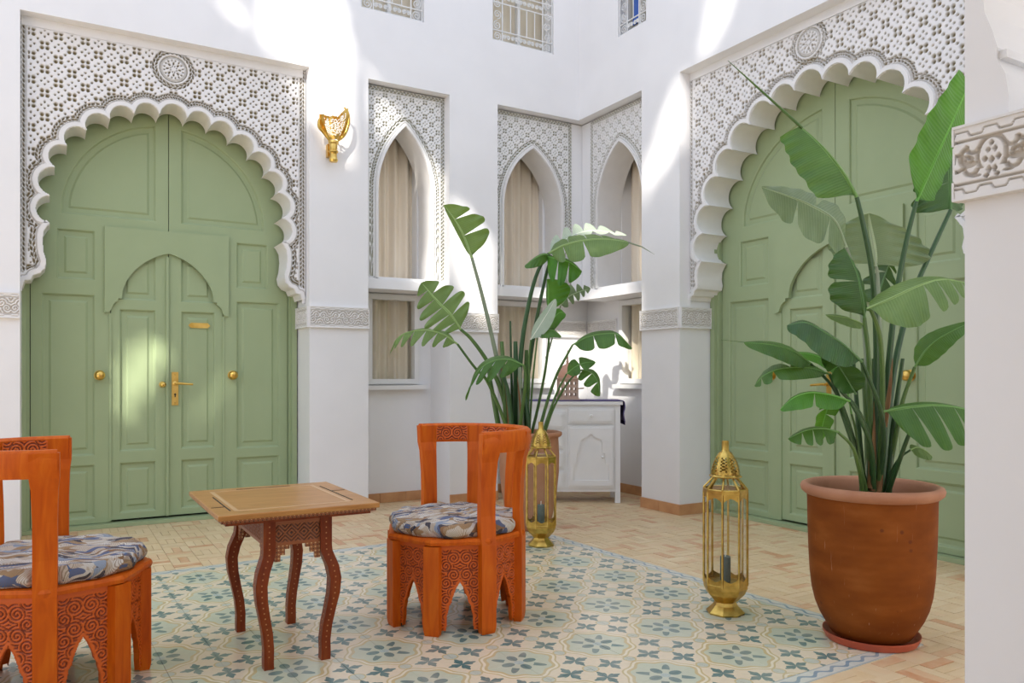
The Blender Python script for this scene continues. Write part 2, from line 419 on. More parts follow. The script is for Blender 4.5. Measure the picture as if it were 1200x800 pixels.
def lattice(X_, Z_, P):
    """staggered four-petal rosettes with dots between"""
    x, z = X_/P, Z_/P
    out = np.zeros_like(x)
    bx, bz = np.floor(x), np.floor(z)
    best = np.full_like(x, 9.); lx = np.zeros_like(x); lz = np.zeros_like(x)
    for i in (0, 1):
        for j in (0, 1):
            cx, cz = bx+i, bz+j
            ev = (np.mod(cx+cz, 2) < .5)
            d = np.hypot(x-cx, z-cz); take = ev & (d < best)
            best = np.where(take, d, best); lx = np.where(take, x-cx, lx); lz = np.where(take, z-cz, lz)
    for sx in (1, -1):
        for sz in (1, -1):
            out = np.maximum(out, blob(np.hypot(lx-sx*.20, lz-sz*.20), .142))
            out = np.maximum(out, blob(np.hypot(np.abs(lx)-.5, np.abs(lz)-.5), .085))
    ox, oz = np.abs(np.abs(lx)-1), np.abs(lz); out = np.maximum(out, blob(np.hypot(ox-.26, oz), .075)); out = np.maximum(out, blob(np.hypot(ox, oz-.26), .075))
    ox, oz = np.abs(lx), np.abs(np.abs(lz)-1); out = np.maximum(out, blob(np.hypot(ox-.26, oz), .075)); out = np.maximum(out, blob(np.hypot(ox, oz-.26), .075))
    return out
def dashes(t, d, per, wd):
    """two rows of slanted dashes along t at distance d (0 = middle)"""
    o = np.zeros_like(t)
    for k, s in ((1, 1), (-1, -1)):
        tt = np.mod(t+s*d*1.2+(.5*per if k < 0 else 0), per)-per/2
        o = np.maximum(o, (1-sstep(.28*per, .42*per, np.abs(tt)))*(1-sstep(wd*.30, wd*.48, np.abs(d-k*wd*.55))))
    return o

def lobed_arch(cusps, sag, bottom):
    """cusps: (x,z) from the crown outward on the right side; returns lobes (center, r, a0, a1) and polygon right->left"""
    right = cusps
    pts = [(-x, z) for x, z in right[::-1]]+list(right)     # left bottom ... crown ... right bottom
    lobes = []; poly = []
    for (x0, z0), (x1, z1) in zip(pts[:-1], pts[1:]):
        dx, dz = x1-x0, z1-z0; L = math.hypot(dx, dz); nx, nz = -dz/L, dx/L   # left-hand normal = outward when walking over the crown
        h = sag*L; R = (L*L/4+h*h)/(2*h); mx, mz = (x0+x1)/2, (z0+z1)/2
        cx, cz = mx+nx*(h-R), mz+nz*(h-R)
        a0 = math.atan2(z0-cz, x0-cx); a1 = math.atan2(z1-cz, x1-cx)
        while a1 > a0: a1 -= 2*PI
        lobes.append((cx, cz, R, a0, a1))
        for k in range(13):
            a = a0+(a1-a0)*k/12; poly.append((cx+R*math.cos(a), cz+R*math.sin(a)))
    return lobes, [(-x, z) for x, z in bottom[::-1]]+poly+list(bottom)
def seg_dist(X_, Z_, poly):
    d = np.full(X_.shape, 9.)
    for (x0, z0), (x1, z1) in zip(poly[:-1], poly[1:]):
        dx, dz = x1-x0, z1-z0; L2 = dx*dx+dz*dz+1e-12
        t = np.clip(((X_-x0)*dx+(Z_-z0)*dz)/L2, 0, 1)
        d = np.minimum(d, np.hypot(X_-x0-t*dx, Z_-z0-t*dz))
    return d
def inside(X_, Z_, poly):
    r = np.zeros(X_.shape, bool); n = len(poly)
    for i in range(n):
        x0, z0 = poly[i]; x1, z1 = poly[(i+1) % n]
        if z0 == z1: continue
        c = ((z0 > Z_) != (z1 > Z_)) & (X_ < (x1-x0)*(Z_-z0)/(z1-z0)+x0)
        r ^= c
    return r

def arch_panel(name, label, W, z0, z1, poly, P, mat, parent, res, soffit, medal=None, arcs=None, border=.05, mould=.028, depth=.022):
    """pierced plaster panel with an arched opening; local x centred, front y=0, soffit goes back to y=soffit"""
    root = sempty(name, label); root.parent = parent
    xs = np.linspace(-W, W, int(2*W/res)); zs = np.linspace(z0, z1, int((z1-z0)/res))
    closed = poly+[(poly[-1][0], z0-1), (poly[0][0], z0-1)]
    def fm(X_, Z_):
        d = seg_dist(X_, Z_, poly)
        ed = np.minimum(np.minimum(X_+W, W-X_), z1-Z_)
        m = lattice(X_, Z_-z1, P)
        clear = sstep(.075, .085, d)*sstep(border+.012, border+.02, ed)
        if medal:
            dm = np.hypot(X_-medal[0], Z_-medal[1]); clear = clear*sstep(medal[2]+.03, medal[2]+.04, dm)
        m = m*clear
        along = np.where((z1-Z_) < np.minimum(X_+W, W-X_), X_, Z_)
        bd = dashes(along, ed-border*.52, .034, border*.42)*sstep(.05, .06, d)
        m = np.maximum(m, bd)
        m = np.maximum(m, .45*(1-sstep(.0015, .004, np.abs(ed-border-.004)))*sstep(.05, .06, d))
        m = np.maximum(m, .45*(1-sstep(.0015, .004, np.abs(d-mould-.008))))
        ang = np.arctan2(Z_-(z0+.5*(z1-z0)), X_)*.95
        m = np.maximum(m, dashes(ang*W*1.1, d-.060, .034, .017)*sstep(border, border+.01, ed))
        if medal:
            th = np.arctan2(Z_-medal[1], X_-medal[0]); R = medal[2]
            m = np.maximum(m, dashes(th*R, dm-R-.012, .03, .018)*sstep(.04, .05, d))
            m = np.maximum(m, .7*(1-sstep(.002, .006, np.abs(dm-R*.80))))
            m = np.maximum(m, .4*(1-sstep(.002, .006, np.abs(dm-R*.70))))
            pet = np.zeros_like(dm)
            for rr, nn, sz, po in ((.18, 8, .045, 0), (.36, 8, .085, .5), (.55, 16, .06, 0)):
                tt = (np.mod(th*nn/(2*PI)+po, 1)-.5)*2*PI/nn*rr*R
                pet = np.maximum(pet, blob(np.hypot(tt*1.5, dm-rr*R), sz*R))
            m = np.maximum(m, pet*(dm < R*.66))
        return m
    keep = lambda X_, Z_: ~inside(X_, Z_, closed)
    o = relief('pierced_screen', xs, zs, fm, keep, depth, mat, root)
    # moulding with the soffit behind it
    mb = MB()
    def strip(inner, outer):
        n = len(inner)
        vs = [(x, -.010, z) for x, z in inner]+[(x, -.010, z) for x, z in outer]+[(x, soffit, z) for x, z in inner]+[(x, .004, z) for x, z in outer]
        fs = []
        for i in range(n-1):
            fs += [(i, i+1, n+i+1, n+i), (i+1, i, 2*n+i, 2*n+i+1), (n+i, n+i+1, 3*n+i+1, 3*n+i)]
        mb.add(vs, fs)
    if arcs:
        ends = [((c_+R*math.cos(a0), d_+R*math.sin(a0)), (c_+R*math.cos(a1), d_+R*math.sin(a1))) for c_, d_, R, a0, a1 in arcs]
        tang = [Vector((q[0]-p[0], q[1]-p[1])).normalized() for p, q in ends]
        for k_, (cx, cz, R, a0, a1) in enumerate(arcs):
            A = [a0+(a1-a0)*k/14 for k in range(15)]
            outer_ = []
            tb0 = (tang[k_]+(tang[k_-1] if k_ else tang[k_])).normalized(); tb1 = (tang[k_]+(tang[k_+1] if k_+1 < len(arcs) else tang[k_])).normalized()
            for a in A:            # trim the moulding on the mitre line at each cusp
                Q = Vector((cx+(R+mould)*math.cos(a), cz+(R+mould)*math.sin(a)))
                for P_, tb, sg in ((Vector(ends[k_][0]), tb0, -1), (Vector(ends[k_][1]), tb1, 1)):
                    d_ = (Q-P_).dot(tb)*sg
                    if d_ > 0: Q = Q-tb*sg*d_
                    nrm = Vector((-tb.y, tb.x))
                    if d_ > -.001 and (Q-P_).dot(nrm) < .004: Q = P_+nrm*.004
                outer_.append(tuple(Q))
            strip([(cx+R*math.cos(a), cz+R*math.sin(a)) for a in A], outer_)
        nb = (len(poly)-13*len(arcs))//2
        for part in (poly[:nb+1], poly[-nb-1:]):
            strip(part, offs(part, mould))
    else:
        strip(poly, offs(poly, mould))
    mb.build('arch_moulding', M_CARVE_W, root, True, 40)
    return root
def offs(p, d):
    out = []
    for i in range(len(p)):
        a = p[max(i-1, 0)]; b = p[min(i+1, len(p)-1)]
        dx, dz = b[0]-a[0], b[1]-a[1]; L = math.hypot(dx, dz) or 1
        out.append((p[i][0]-dz/L*d, p[i][1]+dx/L*d))
    return out

# ------------------------------------------------------------------ room shell
VW, VP, VD = 6.25, 6.35, 6.65          # left-hand wall: face, carved panel, door / window plane
UW, UP, UD = 4.41, 4.515, 4.80         # right-hand wall
ZT = 3.61                               # top of all recesses
ZB = 4.19                               # sill of the upper windows
A_R = Matrix.Rotation(-PI/2, 4, 'Z')
def on_left(u, v, z=0): return (u, v, z), 0.0
def on_right(v, u, z=0): return (u, v, z), -PI/2

mb = MB()
TH = .55
mb.box(-2.8, -.19, VW, VW+TH, 0, ZT); mb.box(1.777, 2.27, VW, VW+TH, 0, ZT); mb.box(3.02, 3.506, VW, VW+TH, 0, ZT)
mb.box(-2.8, 2.206, VW, VW+TH, ZT, 5.6); mb.box(2.206, 2.776, VW, VW+TH, ZT, ZB); mb.box(2.776, 3.451, VW, VW+TH, ZT, 5.6)
mb.box(3.451, 4.119, VW, VW+TH, ZT, ZB); mb.box(4.119, UW+TH, VW, VW+TH, ZT, 5.6)
mb.box(2.206, 2.776, VW, VW+TH, 5.2, 5.6); mb.box(3.451, 4.119, VW, VW+TH, 5.2, 5.6)
# niche back walls with window openings (plane VD)
def niche_back(mb, a, b, c, hw, zlo, zhi, fixed, right=False):
    def bx(x0, x1, z0, z1):
        if x1-x0 < 1e-4: return
        if right: mb.box(fixed, fixed+.16, x0, x1, z0, z1)
        else: mb.box(x0, x1, fixed, fixed+.16, z0, z1)
    bx(a, c-hw, 0, ZT); bx(c+hw, b, 0, ZT); bx(c-hw, c+hw, 0, zlo); bx(c-hw, c+hw, zhi, ZT)
niche_back(mb, 2.27, 3.02, 2.635, .247, 1.06, 3.4, VD)
niche_back(mb, 3.506, UD+.1, 3.925, .32, 1.06, 3.4, VD)
struct(mb.build('wall_north', M_PLASTER))
mb = MB()
mb.box(UW, UW+TH, 4.83, 5.31, 0, ZT); mb.box(UW, UW+TH, 1.2, 2.48, 0, ZT)
mb.box(UW, UW+TH, 1.2, 5.252, ZT, 5.6); mb.box(UW, UW+TH, 5.252, 5.642, ZT, ZB); mb.box(UW, UW+TH, 5.642, VW, ZT, 5.6); mb.box(UW, UW+TH, 5.252, 5.642, 5.2, 5.6)
niche_back(mb, 5.31, VD, 5.75, .33, 1.06, 3.4, UD, True)
struct(mb.build('wall_east', M_PLASTER))
# backing behind the doors
struct(MB().box(-.19, 1.777, VD+.09, VD+.14, 0, ZT).build('wall_behind_north_door', M_PLASTER)).name = 'wall_north_backing'
struct(MB().box(UD+.09, UD+.14, 2.48, 4.83, 0, ZT).build('wall_east_backing', M_PLASTER))
struct(MB().box(UW, UW+.3, -4.1, 1.2, 0, 5.0).build('wall_east_front', M_PLASTER)).name = 'wall_east_near'

SUNNY = [  # (plane, fixed value, outline in pixels) outlines of the patches of sun on the walls
 ('v', VW, [(256,0),(289,0),(288,30),(275,25),(264,12)]),
 ('v', VW, [(310,-40),(395,-40),(413,50),(417,90),(417,192),(398,192),(377,150),(360,138),(357,130),(352,82),(328,62),(311,66)]),
 ('v', VW, [(429,79),(436,80),(449,93),(430,96)]),
 ('v', VW, [(533,236),(545,238),(577,280),(577,388),(562,378),(545,350),(533,310)]),
 ('v', VD, [(150,398),(178,394),(201,399),(203,408),(195,430),(172,462),(150,492),(139,486),(139,430)]),
 ('v', VD, [(211,500),(232,478),(250,455),(268,440),(276,428),(273,448),(255,472),(232,488),(220,503)]),
 ('v', VP, [(333,100),(357,92),(360,140),(345,112)]),
 ('v', VP, [(441,128),(450,120),(464,122),(476,150),(492,172),(514,198),(524,212),(526,345),(470,345),(488,335),(500,200),(484,165),(455,158),(441,180)]),
 ('u', 4.41, [(832,-20),(866,-20),(852,30),(836,58),(826,66),(828,30)]),
 ('u', 4.41, [(798,80),(807,100),(806,145),(795,172),(770,217),(767,185),(775,135),(790,100)]),
 ('u', 4.41, [(753,178),(766,175),(766,215),(753,255)]),
 ('u', UD, [(690,385),(735,372),(750,400),(756,440),(738,466),(700,466),(690,430)]),
 ('v', VD, [(628,395),(650,375),(688,395),(688,466),(632,466)]),
]
def sun_mask():
    """added unseen screen: shades the courtyard, its holes shape the sun patches"""
    g = .06; u0 = -10.0
    vs = np.arange(-16.2, -3.4, g); zs = np.arange(9.6, 22.6, g)
    V_, Z_ = np.meshgrid(vs+g/2, zs+g/2); hole = np.zeros(V_.shape, bool)
    dx, dy, dz = SUN_DIR
    for pl, val, out in SUNNY:
        if pl == 'v':
            t = (val-V_)/dy; a = u0+dx*t; b = Z_+dz*t; poly = [at_v(x, y, val) for x, y in out]
        else:
            t = (val-u0)/dx; a = V_+dy*t; b = Z_+dz*t; poly = [at_u(x, y, val) for x, y in out]
        hole |= inside(a, b, poly) & (t > 0)
    m = MB()
    for j in range(len(zs)):
        i = 0
        while i < len(vs):
            if hole[j, i]: i += 1; continue
            k = i
            while k < len(vs) and not hole[j, k]: k += 1
            m.box(u0-.03, u0, vs[i], vs[k-1]+g, zs[j], zs[j]+g); i = k
    for v in (-16.2, -3.9): m.box(u0-.3, u0, v, v+.5, -.1, 9.6)
    return struct(m.build('wall_sun_mask', M_PLASTER))
sun_mask()

# skirting tiles
def skirt(name, segs):
    root = sempty(name, 'terracotta skirting tiles along the foot of the wall')
    for (x0, y0, x1, y1, nx, ny) in segs:
        L = math.hypot(x1-x0, y1-y0); n = max(1, round(L/.25)); t = .018
        for k in range(n):
            a, b = k/n, (k+1)/n-.004/L
            p, q = (x0+(x1-x0)*a, y0+(y1-y0)*a), (x0+(x1-x0)*b, y0+(y1-y0)*b)
            m = MB(); m.box(min(p[0], q[0], p[0]+nx*t, q[0]+nx*t), max(p[0], q[0], p[0]+nx*t, q[0]+nx*t), min(p[1], q[1], p[1]+ny*t, q[1]+ny*t), max(p[1], q[1], p[1]+ny*t, q[1]+ny*t), 0, .085)
            m.build('skirting_tile', M_SKIRT, root)
    return root
skirt('baseboard_east', [(UW,4.83,UW,5.31,-1,0), (UD,5.31,UD,VD,-1,0), (UW-.018,4.83,4.72,4.83,0,-1)])
skirt('baseboard_north', [(1.777,VW,2.27,VW,0,-1), (2.27,VD,3.02,VD,0,-1), (3.02,VW,3.506,VW,0,-1), (3.506,VD,UD,VD,0,-1)])

# ------------------------------------------------------------------ floor
floor = sempty('floor', 'tiled courtyard floor of beige bricks around a patterned carpet of tiles')
MB().box(-2.9, 5.0, -2.9, 6.9, -.08, -.006).build('mortar_bed', M_GROUT, floor)
m = MB(); m.box(-18, 5.0, -20, -2.9, -.08, -.006); m.box(-18, -2.9, -2.9, 6.9, -.08, -.006)
struct(m.build('floor_bounce', noisy('warm_bounce_ground', (.66,.53,.38), (.72,.59,.44), 2, .8)))  # unseen ground added to bounce warm light up at the lower walls
struct(MB().box(-1.7, 2.12, -1.6, 1.0, 3.62, 3.8).build('ceiling_shade', M_PLASTER))  # slab added out of view to dim the near pillar
m = MB(); m.box(-1.9, -1.7, -1.8, .9, 0, 3.8); m.box(-1.7, 2.12, -1.8, -1.6, 0, 3.8)
struct(m.build('wall_shade', M_PLASTER))  # unseen walls added to keep western light off the near pillar
ca, sa = math.cos(CARPET_ROT), math.sin(CARPET_ROT)
def c2w(a, b): return (C_U0+a*ca-b*sa, C_V0+a*sa+b*ca)
def w2c(x, y): dx, dy = x-C_U0, y-C_V0; return (dx*ca+dy*sa, dy*ca-dx*sa)
NI0, NI1, NJ0, NJ1 = -16, 2, -1.5, 13.5       # carpet extent in tiles around the star
A0, A1, B0, B1 = NI0*T_U, NI1*T_U-.03, -.34, 13*T_V+.06
tm = MB(); e = .0006
def tile_mesh(x0, x1, y0, y1, name, mat, b=.0012, z=.0):
    m = MB(); z0, z1 = -.006, z
    vs = [(x0,y0,z0),(x1,y0,z0),(x1,y1,z0),(x0,y1,z0),(x0,y0,z1-b*.6),(x1,y0,z1-b*.6),(x1,y1,z1-b*.6),(x0,y1,z1-b*.6),(x0+b,y0+b,z1),(x1-b,y0+b,z1),(x1-b,y1-b,z1),(x0+b,y1-b,z1)]
    fs = [(0,1,5,4),(1,2,6,5),(2,3,7,6),(3,0,4,7),(4,5,9,8),(5,6,10,9),(6,7,11,10),(7,4,8,11),(8,9,10,11)]
    m.add(vs, fs); return m.mesh(name, mat)
BW = .075
ia, ib, ja, jb = A0+BW, A1-BW+.0, B0+BW, B1-BW
cols = []; a = math.floor(ia/T_U)*T_U
while a < ib-1e-6: cols.append((max(a, ia), min(a+T_U, ib))); a += T_U
rows = []; a = math.floor(ja/T_V)*T_V
while a < jb-1e-6: rows.append((max(a, ja), min(a+T_V, jb))); a += T_V
cache = {}
for (x0, x1) in cols:
    for (y0, y1) in rows:
        if x1-x0 < .02 or y1-y0 < .02: continue
        key = (round(x1-x0, 3), round(y1-y0, 3))
        if key not in cache: cache[key] = tile_mesh(e, x1-x0-e, e, y1-y0-e, 'cement_tile', M_CARPET)
        wx, wy = c2w(x0, y0)
        link('cement_tile', cache[key], floor, (wx, wy, random.uniform(-.0004, .0004)), (0, 0, CARPET_ROT))
def border_run(a0, b0, a1, b1, ang):
    L = math.hypot(a1-a0, b1-b0); n = round(L/.2); l = L/n
    me = tile_mesh(-l/2+e, l/2-e, -BW/2+e, BW/2-e, 'border_tile', M_CBORDER)
    for k in range(n):
        t = (k+.5)/n; wx, wy = c2w(a0+(a1-a0)*t, b0+(b1-b0)*t)
        link('border_tile', me, floor, (wx, wy, 0), (0, 0, CARPET_ROT+ang))
h = BW/2
border_run(A0+BW, B0+h, A1-BW, B0+h, 0); border_run(A0+BW, B1-h, A1-BW, B1-h, 0)
border_run(A0+h, B0, A0+h, B1, PI/2); border_run(A1-h, B0, A1-h, B1, PI/2)
# bricks around the carpet, laid in threes, alternately turned
B = .156; near = []; g = .0015
i0, i1 = int(-2.9/B), int(4.8/B)+1; j0, j1 = -10, int(6.75/B)
for i in range(i0, i1):
    for j in range(j0, j1):
        odd = (abs(i+j) % 2) > .5
        for k in range(3):
            if odd: x0, x1, y0, y1 = i*B+k*B/3, i*B+(k+1)*B/3, j*B, (j+1)*B
            else: x0, x1, y0, y1 = i*B, (i+1)*B, j*B+k*B/3, j*B+(k+1)*B/3
            cc = [w2c(x, y) for x in (x0, x1) for y in (y0, y1)]
            if all(A0 <= p[0] <= A1 and B0 <= p[1] <= B1 for p in cc): continue
            cx, cy = (x0+x1)/2, (y0+y1)/2
            D = CS*cx+SN*cy; l = SN*cx-CS*cy
            # screen size and visibility
            vis = D > .8 and abs(l/D) < .68 and EYE*F_PX/D < 375
            near.append((0 if vis else 1, D, x0, x1, y0, y1, odd, cc))
near.sort(key=lambda q: (q[0], q[1]))
def clip_brick(x0, x1, y0, y1):
    """cut the brick rectangle by the carpet edge: keep the part outside"""
    poly = [Vector((*w2c(x, y), 0)) for x, y in ((x0,y0),(x1,y0),(x1,y1),(x0,y1))]
    for ax, lim, sg in ((0, A1, 1), (0, A0, -1), (1, B1, 1), (1, B0, -1)):
        if all((p[ax]-lim)*sg >= 0 for p in poly): return None
    for ax, lim, sg in ((0, A1, 1), (0, A0, -1), (1, B1, 1), (1, B0, -1)):
        ins = [(p[ax]-lim)*sg > 0 for p in poly]
        if any(ins) and not all(ins):
            out = []
            for i in range(4):
                p, q = poly[i], poly[(i+1) % 4]; a, b = (p[ax]-lim)*sg, (q[ax]-lim)*sg
                if a > 0: out.append(p)
                if (a > 0) != (b > 0): out.append(p+(q-p)*(a/(a-b)))
            return [c2w(p.x, p.y) for p in out]
    return None
bm_long = {}
rest = MB(); n_ind = 0
for (vf, D, x0, x1, y0, y1, odd, cc) in near:
    dz = random.uniform(-.0022, 0)
    cut = any(A0 < p[0] < A1 and B0 < p[1] < B1 for p in cc)
    poly = clip_brick(x0, x1, y0, y1) if cut else None
    if vf == 0 and n_ind < 300 and not cut:
        if odd not in bm_long: bm_long[odd] = tile_mesh(g, x1-x0-g, g, y1-y0-g, 'brick', M_BEJ)
        link('brick', bm_long[odd], floor, (x0, y0, dz)); n_ind += 1
    elif cut and poly:
        if len(poly) < 3: continue
        n = len(poly); rest.add([(x, y, dz-.001) for x, y in poly]+[(x, y, -.006) for x, y in poly], [tuple(range(n))]+[(i, i+n, (i+1) % n+n, (i+1) % n) for i in range(n)])
    else:
        rest.box(x0+g, x1-g, y0+g, y1-g, -.006, dz)
stuff(rest.build('bricks', M_BEJ, floor))

# ------------------------------------------------------------------ portals
def rect(x0, x1, z0, z1): return [(x0,z0),(x1,z0),(x1,z1),(x0,z1)]
def inset(poly, d):
    n = len(poly); out = []
    for i in range(n):
        p0, p1, p2 = poly[i-1], poly[i], poly[(i+1) % n]
        a = (p1[0]-p0[0], p1[1]-p0[1]); b = (p2[0]-p1[0], p2[1]-p1[1])
        la, lb = math.hypot(*a), math.hypot(*b); na = (-a[1]/la, a[0]/la); nb = (-b[1]/lb, b[0]/lb)
        k = 1+na[0]*nb[0]+na[1]*nb[1]
        out.append((p1[0]+(na[0]+nb[0])/k*d, p1[1]+(na[1]+nb[1])/k*d))
    return out
def slab(outer, holes, y0, y1, name, mat, parent):
    """board with panel openings cut through its front"""
    from mathutils.geometry import tessellate_polygon
    loops = [outer]+[h_[::-1] for h_ in holes]
    tri = tessellate_polygon([[Vector((x, z, 0)) for x, z in l] for l in loops])
    flat = [p for l in loops for p in l]; m = MB(); n = len(flat)
    vs = [(x, y0, z) for x, z in flat]+[(x, y1, z) for x, z in flat]; fs = []
    for a, b, c in tri:
        ar = (flat[b][0]-flat[a][0])*(flat[c][1]-flat[a][1])-(flat[c][0]-flat[a][0])*(flat[b][1]-flat[a][1])
        fs.append((a, b, c) if ar > 0 else (a, c, b))
    k = 0
    for l in loops:
        L = len(l)
        for i in range(L): fs.append((k+i, n+k+i, n+k+(i+1) % L, k+(i+1) % L))
        k += L
    return m.add(vs, fs).build(name, mat, parent)
def sunk_panel(poly, mat, parent, y=0, name='panel'):
    prof = [(0, .000), (.007, .004), (.010, .017), (.018, .020), (.048, .020), (.062, .011)]
    n = len(poly); vs = []; fs = []
    for d, h in prof: vs += [(x, y+h, z) for x, z in (inset(poly, d) if d else poly)]
    for r in range(len(prof)-1):
        for i in range(n): fs.append((r*n+i, r*n+(i+1) % n, (r+1)*n+(i+1) % n, (r+1)*n+i))
    fs.append(tuple((len(prof)-1)*n+i for i in range(n)))
    return MB().add(vs, fs).build(name, mat, parent)
def moulded_panel(poly, mat, parent, y=0, name='panel'):
    """raised and fielded panel, poly counter-clockwise seen from the front (-y)"""
    prof = [(0, .0), (.004, -.014), (.018, -.016), (.024, -.006), (.030, -.003), (.045, -.003), (.075, -.013)]
    n = len(poly); vs = []; fs = []
    for d, h in prof: vs += [(x, y+h, z) for x, z in (inset(poly, d) if d else poly)]
    for r in range(len(prof)-1):
        for i in range(n): fs.append((r*n+i, r*n+(i+1) % n, (r+1)*n+(i+1) % n, (r+1)*n+i))
    fs.append(tuple((len(prof)-1)*n+i for i in range(n)))
    return MB().add(vs, fs).build(name, mat, parent)
def knob(x, z, parent, r=.03, y=0):
    M = Matrix.Translation((x, y, z)) @ Matrix.Rotation(PI/2, 4, 'X')
    MB().lathe([(r*1.05,0),(r*1.05,.004),(r*.45,.008),(r*.42,.022),(r*.75,.028),(r,.042),(r*.96,.055),(r*.7,.066),(r*.25,.071),(.001,.072)], 20, M).build('knob', M_BRASS, parent, True)

def green_door(name, label, loc, rz, s, lever):
    """double arched door with a wicket double door inside; s = width factor"""
    D = sempty(name, label, loc, rz)
    G = M_GREEN
    t = .05
    MB().box(-.985*s, .985*s, .055, .075, 0, ZT-.01).build('gap_shade_sheet', M_DARK, D)  # dark sheet, its colour stands for the shade in the door gaps
    fr = MB(); fr.box(-.985*s, -.945*s, -.06, .06, 0, ZT-.01); fr.box(.945*s, .985*s, -.06, .06, 0, ZT-.01)
    fr.box(-.945*s, -.925*s, -.03, .06, 0, ZT-.01); fr.box(.925*s, .945*s, -.03, .06, 0, ZT-.01); fr.box(-.985*s, .985*s, -.07, .06, 0, .028)
    fr.build('door_frame', G, D)
    for sd in (-1, 1):
        c = s*sd
        def pp(poly):
            q = [(x*c, z) for x, z in poly]
            return q if sd > 0 else q[::-1]
        arc = [(.09,2.33),(.73,2.33)]+[(.735*math.cos(a), 2.33+.75*math.sin(a)) for a in [math.radians(k) for k in range(8, 78, 6)]]+[(.09,2.33+.75*math.sin(math.acos(.09/.735)))]
        pans = [pp(q_) for q_ in (arc, rect(.508,.758,1.85,2.22), rect(.508,.855,.54,1.742), rect(.508,.855,.07,.472))]
        leaf = slab(pp([(.0025/s,3.32),(.0025/s,2.1),(.407,2.1),(.407,.032),(.92,.032),(.92,3.32)]), pans, 0, t, 'door_leaf', G, D)
        for q_ in pans: sunk_panel(q_, G, leaf)
        pans = [pp(rect(.09,.345,a,b)) for a, b in ((.56,1.644), (.09,.476), (1.715,2.06))]
        wk = slab(pp([(.0025/s,.045),(.401,.045),(.401,2.094),(.0025/s,2.094)]), pans, .004, t, 'wicket_leaf', G, D)
        for q_ in pans: sunk_panel(q_, G, wk, .004)
        knob(.478*c, 1.14, leaf, .036)
        # cover strip between wicket and leaf
        MB().box(min(.403*c, .411*c)-.004, max(.403*c, .411*c)+.004, -.006, .01, .04, 1.61).build('cover_strip', G, leaf)
    # proud surround with the ogee cut
    og = [(0,2.085),(.04,2.076),(.10,2.05),(.15,2.02),(.19,1.99),(.225,1.957),(.255,1.92),(.28,1.885),(.30,1.85),(.315,1.815),(.326,1.77),(.330,1.722),(.354,1.721),(.355,1.70),(.372,1.692),(.388,1.675),(.398,1.65),(.405,1.63),(.42,1.616),(.446,1.614)]
    po = [(x*s, z) for x, z in og]; pl = [(-x, z) for x, z in po[::-1]]
    outer = pl[:-1]+po
    n = len(outer); m = MB()
    top = [(x, 2.26) for x, z in outer]
    for y0, y1, ins in ((-.024, .003, 0),):
        vs = [(x, y0, z) for x, z in outer]+[(x, y0, z) for x, z in top]+[(x, y1, z) for x, z in outer]+[(x, y1, z) for x, z in top]
        fs = []
        for i in range(n-1):
            fs += [(i, i+1, n+i+1, n+i), (i+1, i, 2*n+i, 2*n+i+1), (n+i, n+i+1, 3*n+i+1, 3*n+i)]
        fs += [(0, n, 3*n, 2*n), (n-1, 2*n-1+0, 4*n-1, 3*n-1)]
        m.add(vs, fs)
    m.build('ogee_surround', G, D)
    MB().box(-.02, .0, -.014, .01, .045, 2.06).build('meeting_strip', G, D)
    # lock plate with lever, small knob, name plate
    hx = .046*lever
    h_ = MB().box(hx-.024, hx+.024, -.006, .004, .905, 1.165).build('lock_plate', M_BRASS, D)
    m = MB(); M = Matrix.Translation((hx, -.006, 1.075)) @ Matrix.Rotation(PI/2, 4, 'X')
    m.lathe([(.018,0),(.018,.006),(.010,.010),(.010,.045)], 16, M)
    m.tube([(hx, -.046, 1.075),(hx+lever*.03, -.05, 1.076),(hx+lever*.08, -.05, 1.072),(hx+lever*.125, -.048, 1.068)], [.011,.010,.009,.008], 10)
    m.build('lever', M_BRASS, h_, True)
    m = MB(); m.lathe([(.008,0),(.008,.002)], 12, Matrix.Translation((hx, -.0065, .99)) @ Matrix.Rotation(PI/2, 4, 'X')); m.box(hx-.004, hx+.004, -.0085, -.006, .968, .99)
    m.build('keyhole', M_DARK, h_)
    for zz in (.925, 1.145):
        MB().lathe([(.006,0),(.005,.002),(.001,.003)], 8, Matrix.Translation((hx, -.006, zz)) @ Matrix.Rotation(PI/2, 4, 'X')).build('screw', M_BRASS_OLD, h_)
    knob(-.045*lever, 1.068, D, .023)
    if lever > 0:
        q = [(.145,1.535),(.165,1.515),(.29,1.515),(.308,1.535),(.29,1.556),(.165,1.556)]
        p = MB().prism(q, .004, .018).build('name_plate', M_BRASS, D)
        p['label'] = 'small blank brass name plate with pointed ends'
    return D

def portal(idx, label_a, label_b, loc_panel, loc_door, rz, s, cusps, bottom, W, res, lever, top):
    lobes, poly = lobed_arch(cusps, .44, bottom)
    P = arch_panel('trim_%d' % idx, label_a, W+.02, bottom[-1][1]-.03, 3.60, poly, .083, M_LATTICE, None, res, .27, (0, top, .118), lobes, .045)
    P.location = loc_panel; P.rotation_euler = (0, 0, rz)
    return green_door('door_%d' % idx, label_b, loc_door, rz, s, lever)

